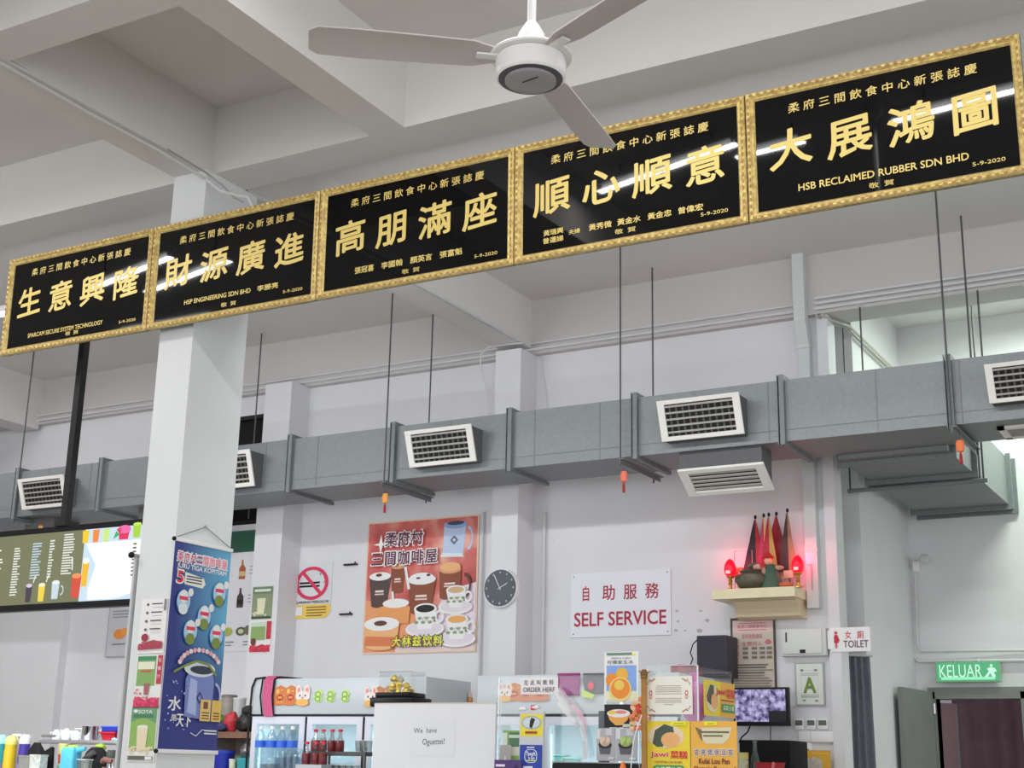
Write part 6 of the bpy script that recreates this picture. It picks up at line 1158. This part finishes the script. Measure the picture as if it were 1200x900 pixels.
jug(63, 72, 854.5, 'white jug with side handle, leftmost on the steel shelf', -1); jug(74, 83, 853, 'white jug with a lid knob, second on the steel shelf', 1); jug(85, 95, 856, 'round white teapot just left of the steel pot', 1)
c = P(106, 851, Y8 + .14); r = .068; H_ = c.z - sz1; t = thing('steel_pot', 'shiny steel pot with side handle on the steel shelf', 'pot', (c.x, Y8 + .14, sz1)); MB().lathe([(r * .95, 0), (r, .006), (r, H_ - .004), (r * 1.04, H_), (r * .96, H_), (r * .95, .01), (0, .008)], (c.x, Y8 + .14, sz1), CHROME, 28).build('body', t); MB().tube([(c.x - r, Y8 + .14, sz1 + H_ * .85), (c.x - r * 2.1, Y8 + .12, sz1 + H_ * .82)], .007, CHROME, 6).build('handle', t)
c = P(119, 856, Y8 + .1); t = thing('water_glass', 'clear glass right of the steel pot', 'glass', (c.x, Y8 + .1, sz1)); H_ = c.z - sz1; MB().lathe([(.02, 0), (.024, H_), (.0225, H_), (.019, .006)], (c.x, Y8 + .1, sz1), GL2, 14).build('body', t); MB().lathe([(.0245, H_ - .004), (.0245, H_ + .001)], (c.x, Y8 + .1, sz1), MATS['glass_rim'], 14).build('rim', t)
x0_, x1_ = P(121.5, 860, Y8 + .08).x, P(139, 860, Y8 + .08).x; zt_ = P(130, 858, Y8 + .08).z
t = thing('red_basin', 'red plastic basin on the steel shelf', 'basin', ((x0_ + x1_) / 2, Y8 + .12, sz1)); mb = MB(); mb.add([(x0_ + .02, Y8 + .06, sz1), (x1_ - .02, Y8 + .06, sz1), (x1_ - .02, Y8 + .24, sz1), (x0_ + .02, Y8 + .24, sz1), (x0_, Y8 + .04, zt_), (x1_, Y8 + .04, zt_), (x1_, Y8 + .26, zt_), (x0_, Y8 + .26, zt_)], [(0, 3, 2, 1), (4, 5, 6, 7), (0, 1, 5, 4), (1, 2, 6, 5), (2, 3, 7, 6), (3, 0, 4, 7)], mat('basin_red', (170, 22, 44), .35)); mb.build('tray', t); MB().box(x0_ - .006, Y8 + .034, zt_ - .01, x1_ + .006, Y8 + .266, zt_ + .002, col(186, 34, 54)).build('rim', t)
zt2 = P(133, 851, Y8 + .1).z; t = thing('blue_box', 'royal blue plastic box resting on the red basin', 'box', ((x0_ + x1_) / 2 + .03, Y8 + .15, zt_)); xc0, xc1 = P(123, 855, Y8 + .1).x, P(146, 855, Y8 + .1).x; MB().rbox(xc0, Y8 + .06, zt_ + .003, xc1, Y8 + .25, zt2 - .008, mat('box_blue', (26, 52, 160), .35), .008).build('body', t); MB().rbox(xc0 - .006, Y8 + .054, zt2 - .012, xc1 + .006, Y8 + .256, zt2, col(60, 90, 196), .004).build('lid', t)
c = P(142, 860, Y8 + .03); t = thing('sky_cup', 'sky blue cup at the right of the red basin', 'cup', (c.x, Y8 + .03, sz1)); H_ = P(142, 853, Y8 + .03).z - sz1; MB().lathe([(.022, 0), (.028, H_)], (c.x, Y8 + .03, sz1), col(96, 170, 206), 14).build('body', t); MB().lathe([(.029, H_ - .005), (.03, H_ + .002), (.027, H_ + .002)], (c.x, Y8 + .03, sz1), col(130, 190, 216), 14).build('rim', t)
c = P(134, 865, Y8 + .015); t = thing('soap_dish', 'pale turquoise lid lying before the red basin', 'lid', (c.x, Y8 + .018, sz1)); MB().lathe([(.03, 0), (.032, .008), (.02, .016)], (c.x, Y8 + .018, sz1), col(140, 190, 206), 16, sy=.55).build('lid', t); MB().ball((c.x, Y8 + .018, sz1 + .018), .008, .005, .004, col(150, 196, 210), 8, 5).build('knob', t)
for i, (py, cc, nm) in enumerate(((858, (206, 150, 60), 'orange'), (849, (60, 140, 160), 'blue'), (841, (90, 170, 96), 'green'))):
    p = P(147.5, py, Y8 + .2); z = sz1 + i * .052; t = thing('stacked_cup', nm + ' cup in the tower of plastic cups beside the pillar', 'cup', (p.x, Y8 + .31, z), 0, 'tower of plastic cups'); MB().lathe([(.03, 0), (.036, .048)], (p.x, Y8 + .31, z), col(*cc), 16).build('body', t); MB().lathe([(.037, .044), (.038, .052), (.034, .052)], (p.x, Y8 + .31, z), col(*[min(255, c + 20) for c in cc]), 16).build('rim', t)
# bottles and bags on the counter below the shelf
Y7 = 7.65
def syrup(px, pyt, r, cc, capc, lab, lc=None):
    p = P(px, pyt, Y7); H_ = p.z - CZ; t = thing('syrup_bottle', lab, 'bottle', (p.x, Y7, CZ), 0, 'tall bottles at the lower left'); o = (p.x, Y7, CZ)
    MB().lathe([(r * .95, 0), (r, .01), (r, H_ * .72), (r * .92, H_ * .78), (r * .95, H_ * .86)], o, mat('syrup_%d' % px, cc, .35), 20).build('body', t); MB().lathe([(r * .98, H_ * .84), (r, H_ * .9), (r * .9, H_ * .95), (r * .55, H_)], o, capc, 20).build('cap', t)
    if lc: MB().lathe([(r * 1.01, H_ * .3), (r * 1.01, H_ * .5)], o, lc, 20).build('label_band', t)
syrup(2, 861, .05, (44, 138, 150), col(150, 206, 216), 'turquoise bottle with pale cap at the left frame edge', col(130, 110, 160)); syrup(14, 862, .046, (206, 176, 36), col(226, 206, 120), 'yellow bottle with cream cap', None); syrup(30.5, 861, .044, (62, 46, 136), col(206, 206, 216), 'purple bottle with white cap', col(140, 124, 190))
x0_, x1_ = P(19, 860, Y7 + .1).x, P(25.5, 860, Y7 + .1).x; zt_ = P(22, 860, Y7 + .1).z; t = thing('carton', 'tall narrow cream carton between yellow and purple bottles', 'carton', (x0_, Y7 + .1, CZ)); MB().box(x0_, Y7 + .07, CZ, x1_, Y7 + .17, zt_ - .02, col(212, 200, 190)).build('body', t); MB().box(x0_ - .004, Y7 + .066, zt_ - .02, x1_ + .03, Y7 + .174, zt_, col(216, 206, 204)).build('flap', t)
BAGK = mat('black_cloth', (22, 20, 22), .8, noise=.2, scale=20, bump=.3)
p = P(40, 870, 7.55); t = thing('black_bag', 'black cloth bag with a pointed flap on the drinks counter', 'bag', (p.x, 7.58, CZ)); mb = MB(); H_ = p.z - CZ; mb.lathe([(.12, 0), (.13, .04), (.115, H_ * .55), (.075, H_ * .85), (.03, H_)], (p.x, 7.58, CZ), BAGK, 16, sy=.5); mb.build('body', t)
a = P(61, 875, 7.55); mb = MB(); mb.add([(p.x + .06, 7.54, CZ), (a.x, 7.54, CZ), (a.x + .01, 7.55, a.z - .05), (a.x - .005, 7.55, a.z), (a.x - .07, 7.55, a.z - .03), (p.x + .05, 7.55, a.z - .05), (p.x + .06, 7.60, CZ), (a.x, 7.60, CZ), (a.x - .005, 7.58, a.z - .005)], [(0, 1, 2, 3, 4, 5), (1, 7, 8, 2), (3, 2, 8), (6, 8, 7), (0, 6, 7, 1), (5, 4, 8, 6), (4, 3, 8), (0, 5, 6)], BAGK); mb.build('flap', t)
for i, (b4, cc, lab) in enumerate((((25.5, 885, 38), (130, 130, 124), 'plain grey box before the black bag'), ((38.5, 884, 51), (186, 190, 184), 'white speckled box before the black bag'))):
    x0_, x1_ = P(b4[0], 890, 7.47).x, P(b4[2], 890, 7.47).x; zt_ = P(30, b4[1], 7.47).z; t = thing('small_box', lab, 'box', ((x0_ + x1_) / 2, 7.47, CZ)); MB().box(x0_, 7.44, CZ, x1_, 7.51, zt_ - .01, mat('smallbox_%d' % i, cc, .6, noise=.06 + .2 * i, scale=50)).build('body', t); MB().box(x0_ - .003, 7.437, zt_ - .012, x1_ + .003, 7.513, zt_, mat('smallbox_%d' % i, cc)).build('lid', t)
p = P(66, 871, 7.6); x0_, x1_ = P(61.5, 890, 7.6).x, P(71, 890, 7.6).x
for i, (cc, nm) in enumerate(((150, 186, 120), 'pale green'), ) if False else enumerate((((120, 170, 130), 'green'), ((190, 196, 170), 'cream'), ((130, 180, 140), 'light green'), ((206, 90, 60), 'red'), ((206, 206, 110), 'lime'))):
    hh = (p.z - CZ) / 5; t = thing('stacked_tub', nm + ' tub in the stack beside the sky blue bag', 'tub', ((x0_ + x1_) / 2, 7.66, CZ + hh * i), 0, 'stack of coloured tubs'); o = ((x0_ + x1_) / 2, 7.66, CZ + hh * i); MB().lathe([(.03, 0), (.036, hh - .006)], o, col(*cc), 16).build('body', t); MB().lathe([(.038, hh - .012), (.038, hh - .002), (.034, hh - .001)], o, col(*[min(255, c + 22) for c in cc]), 16).build('rim', t)
p = P(83, 874, 7.55); t = thing('sky_bag', 'sky blue plastic bag with green top hanging under the steel shelf', 'bag', (p.x, 7.6, CZ)); x0_, x1_ = P(73, 890, 7.55).x, P(88, 890, 7.55).x; mb = MB(); mb.rbox(x0_, 7.52, CZ, x1_, 7.62, p.z - .01, mat('bag_sky', (84, 178, 206), .4, noise=.1, scale=12, bump=.4), .02, 3); mb.build('body', t)
a = P(98, 877, 7.55); mb = MB(); mb.tube([(x1_ - .02, 7.57, p.z - .035), (a.x, 7.57, a.z)], [.025, .015], MATS['bag_sky'], 8); mb.build('side_fold', t); mb = MB(); mb.ball(((x0_ + x1_) / 2, 7.58, p.z - .005), .055, .03, .014, col(160, 200, 84), 10, 5, .15); mb.build('tie', t)
p = P(113, 879, 7.75); random.seed(31); t = thing('black_jacket', 'bundled black jacket under the middle of the steel shelf', 'jacket', (p.x, 7.75, CZ)); H_ = p.z - CZ; mb = MB(); mb.ball((p.x, 7.75, CZ + H_ * .55), .13, .09, H_ * .52, mat('jacket_black', (38, 38, 42), .85, bump=.5, scale=12), 14, 9, .06); mb.lathe([(.1, 0), (.12, .05), (.11, H_ * .5)], (p.x, 7.75, CZ), MATS['jacket_black'], 14, sy=.7); mb.build('body', t); mb = MB(); mb.tube([(p.x - .11, 7.68, CZ + H_ * .6), (p.x - .02, 7.66, CZ + H_ * .78), (p.x + .06, 7.67, CZ + H_ * .95)], .022, col(84, 84, 84), 8); mb.build('collar', t)
p = P(112, 874, 7.85); mb = MB(); mb.ball((p.x - .0, 7.9, p.z - .012), .05, .03, .03, col(150, 176, 60), 10, 6, .2); mb.tube([(p.x, 7.9, CZ), (p.x, 7.9, p.z - .03)], .02, col(130, 160, 60), 8); tag(mb.build('lime_bag', loc=(p.x, 7.9, CZ)), 'lime green bag tip behind the black jacket', 'bag')
p = P(100, 889.5, 7.5); t = thing('clear_tub', 'clear plastic tub before the black jacket', 'tub', (p.x, 7.5, CZ)); H_ = p.z - CZ; MB().lathe([(.045, 0), (.062, H_), (.059, H_), (.043, .008)], (p.x, 7.5, CZ), glass('tub_clear', (.86, .9, .88), .25, .1), 18, sy=.8).build('body', t); MB().lathe([(.064, H_ - .008), (.066, H_), (.06, H_)], (p.x, 7.5, CZ), col(206, 216, 210), 18, sy=.8).build('rim', t)
p = P(132, 879, 7.7); t = thing('steel_flask', 'steel flask with dark top under the right end of the steel shelf', 'flask', (p.x, 7.7, CZ)); H_ = p.z - CZ; MB().lathe([(.035, 0), (.037, .01), (.037, H_ * .8), (.03, H_ * .86)], (p.x, 7.7, CZ), CHROME, 20).build('body', t); MB().lathe([(.04, H_ * .84), (.042, H_ * .9), (.036, H_)], (p.x, 7.7, CZ), mat('flask_top', (70, 74, 72), .4), 18).build('lid', t)
p = P(126, 889, 7.56); random.seed(3); t = thing('finger_rolls', 'reddish brown finger-like rolls before the steel flask', 'cloth', (p.x, 7.56, CZ)); mb = MB(); H_ = p.z - CZ  # brown rolls standing in for what looks like fingers
for k in range(4): mb.tube([(p.x - .05 + k * .005, 7.55, CZ + .03 + k * (H_ - .05) / 3), (p.x + .0, 7.53, CZ + .045 + k * (H_ - .05) / 3), (p.x + .055, 7.55, CZ + .04 + k * (H_ - .06) / 3)], .02, mat('roll_brown', (132, 92, 82), .8), 8)
mb.build('rolls', t); MB().box(p.x - .05, 7.55, CZ, p.x + .05, 7.6, CZ + H_ * .5, MATS['roll_brown']).build('fold', t)
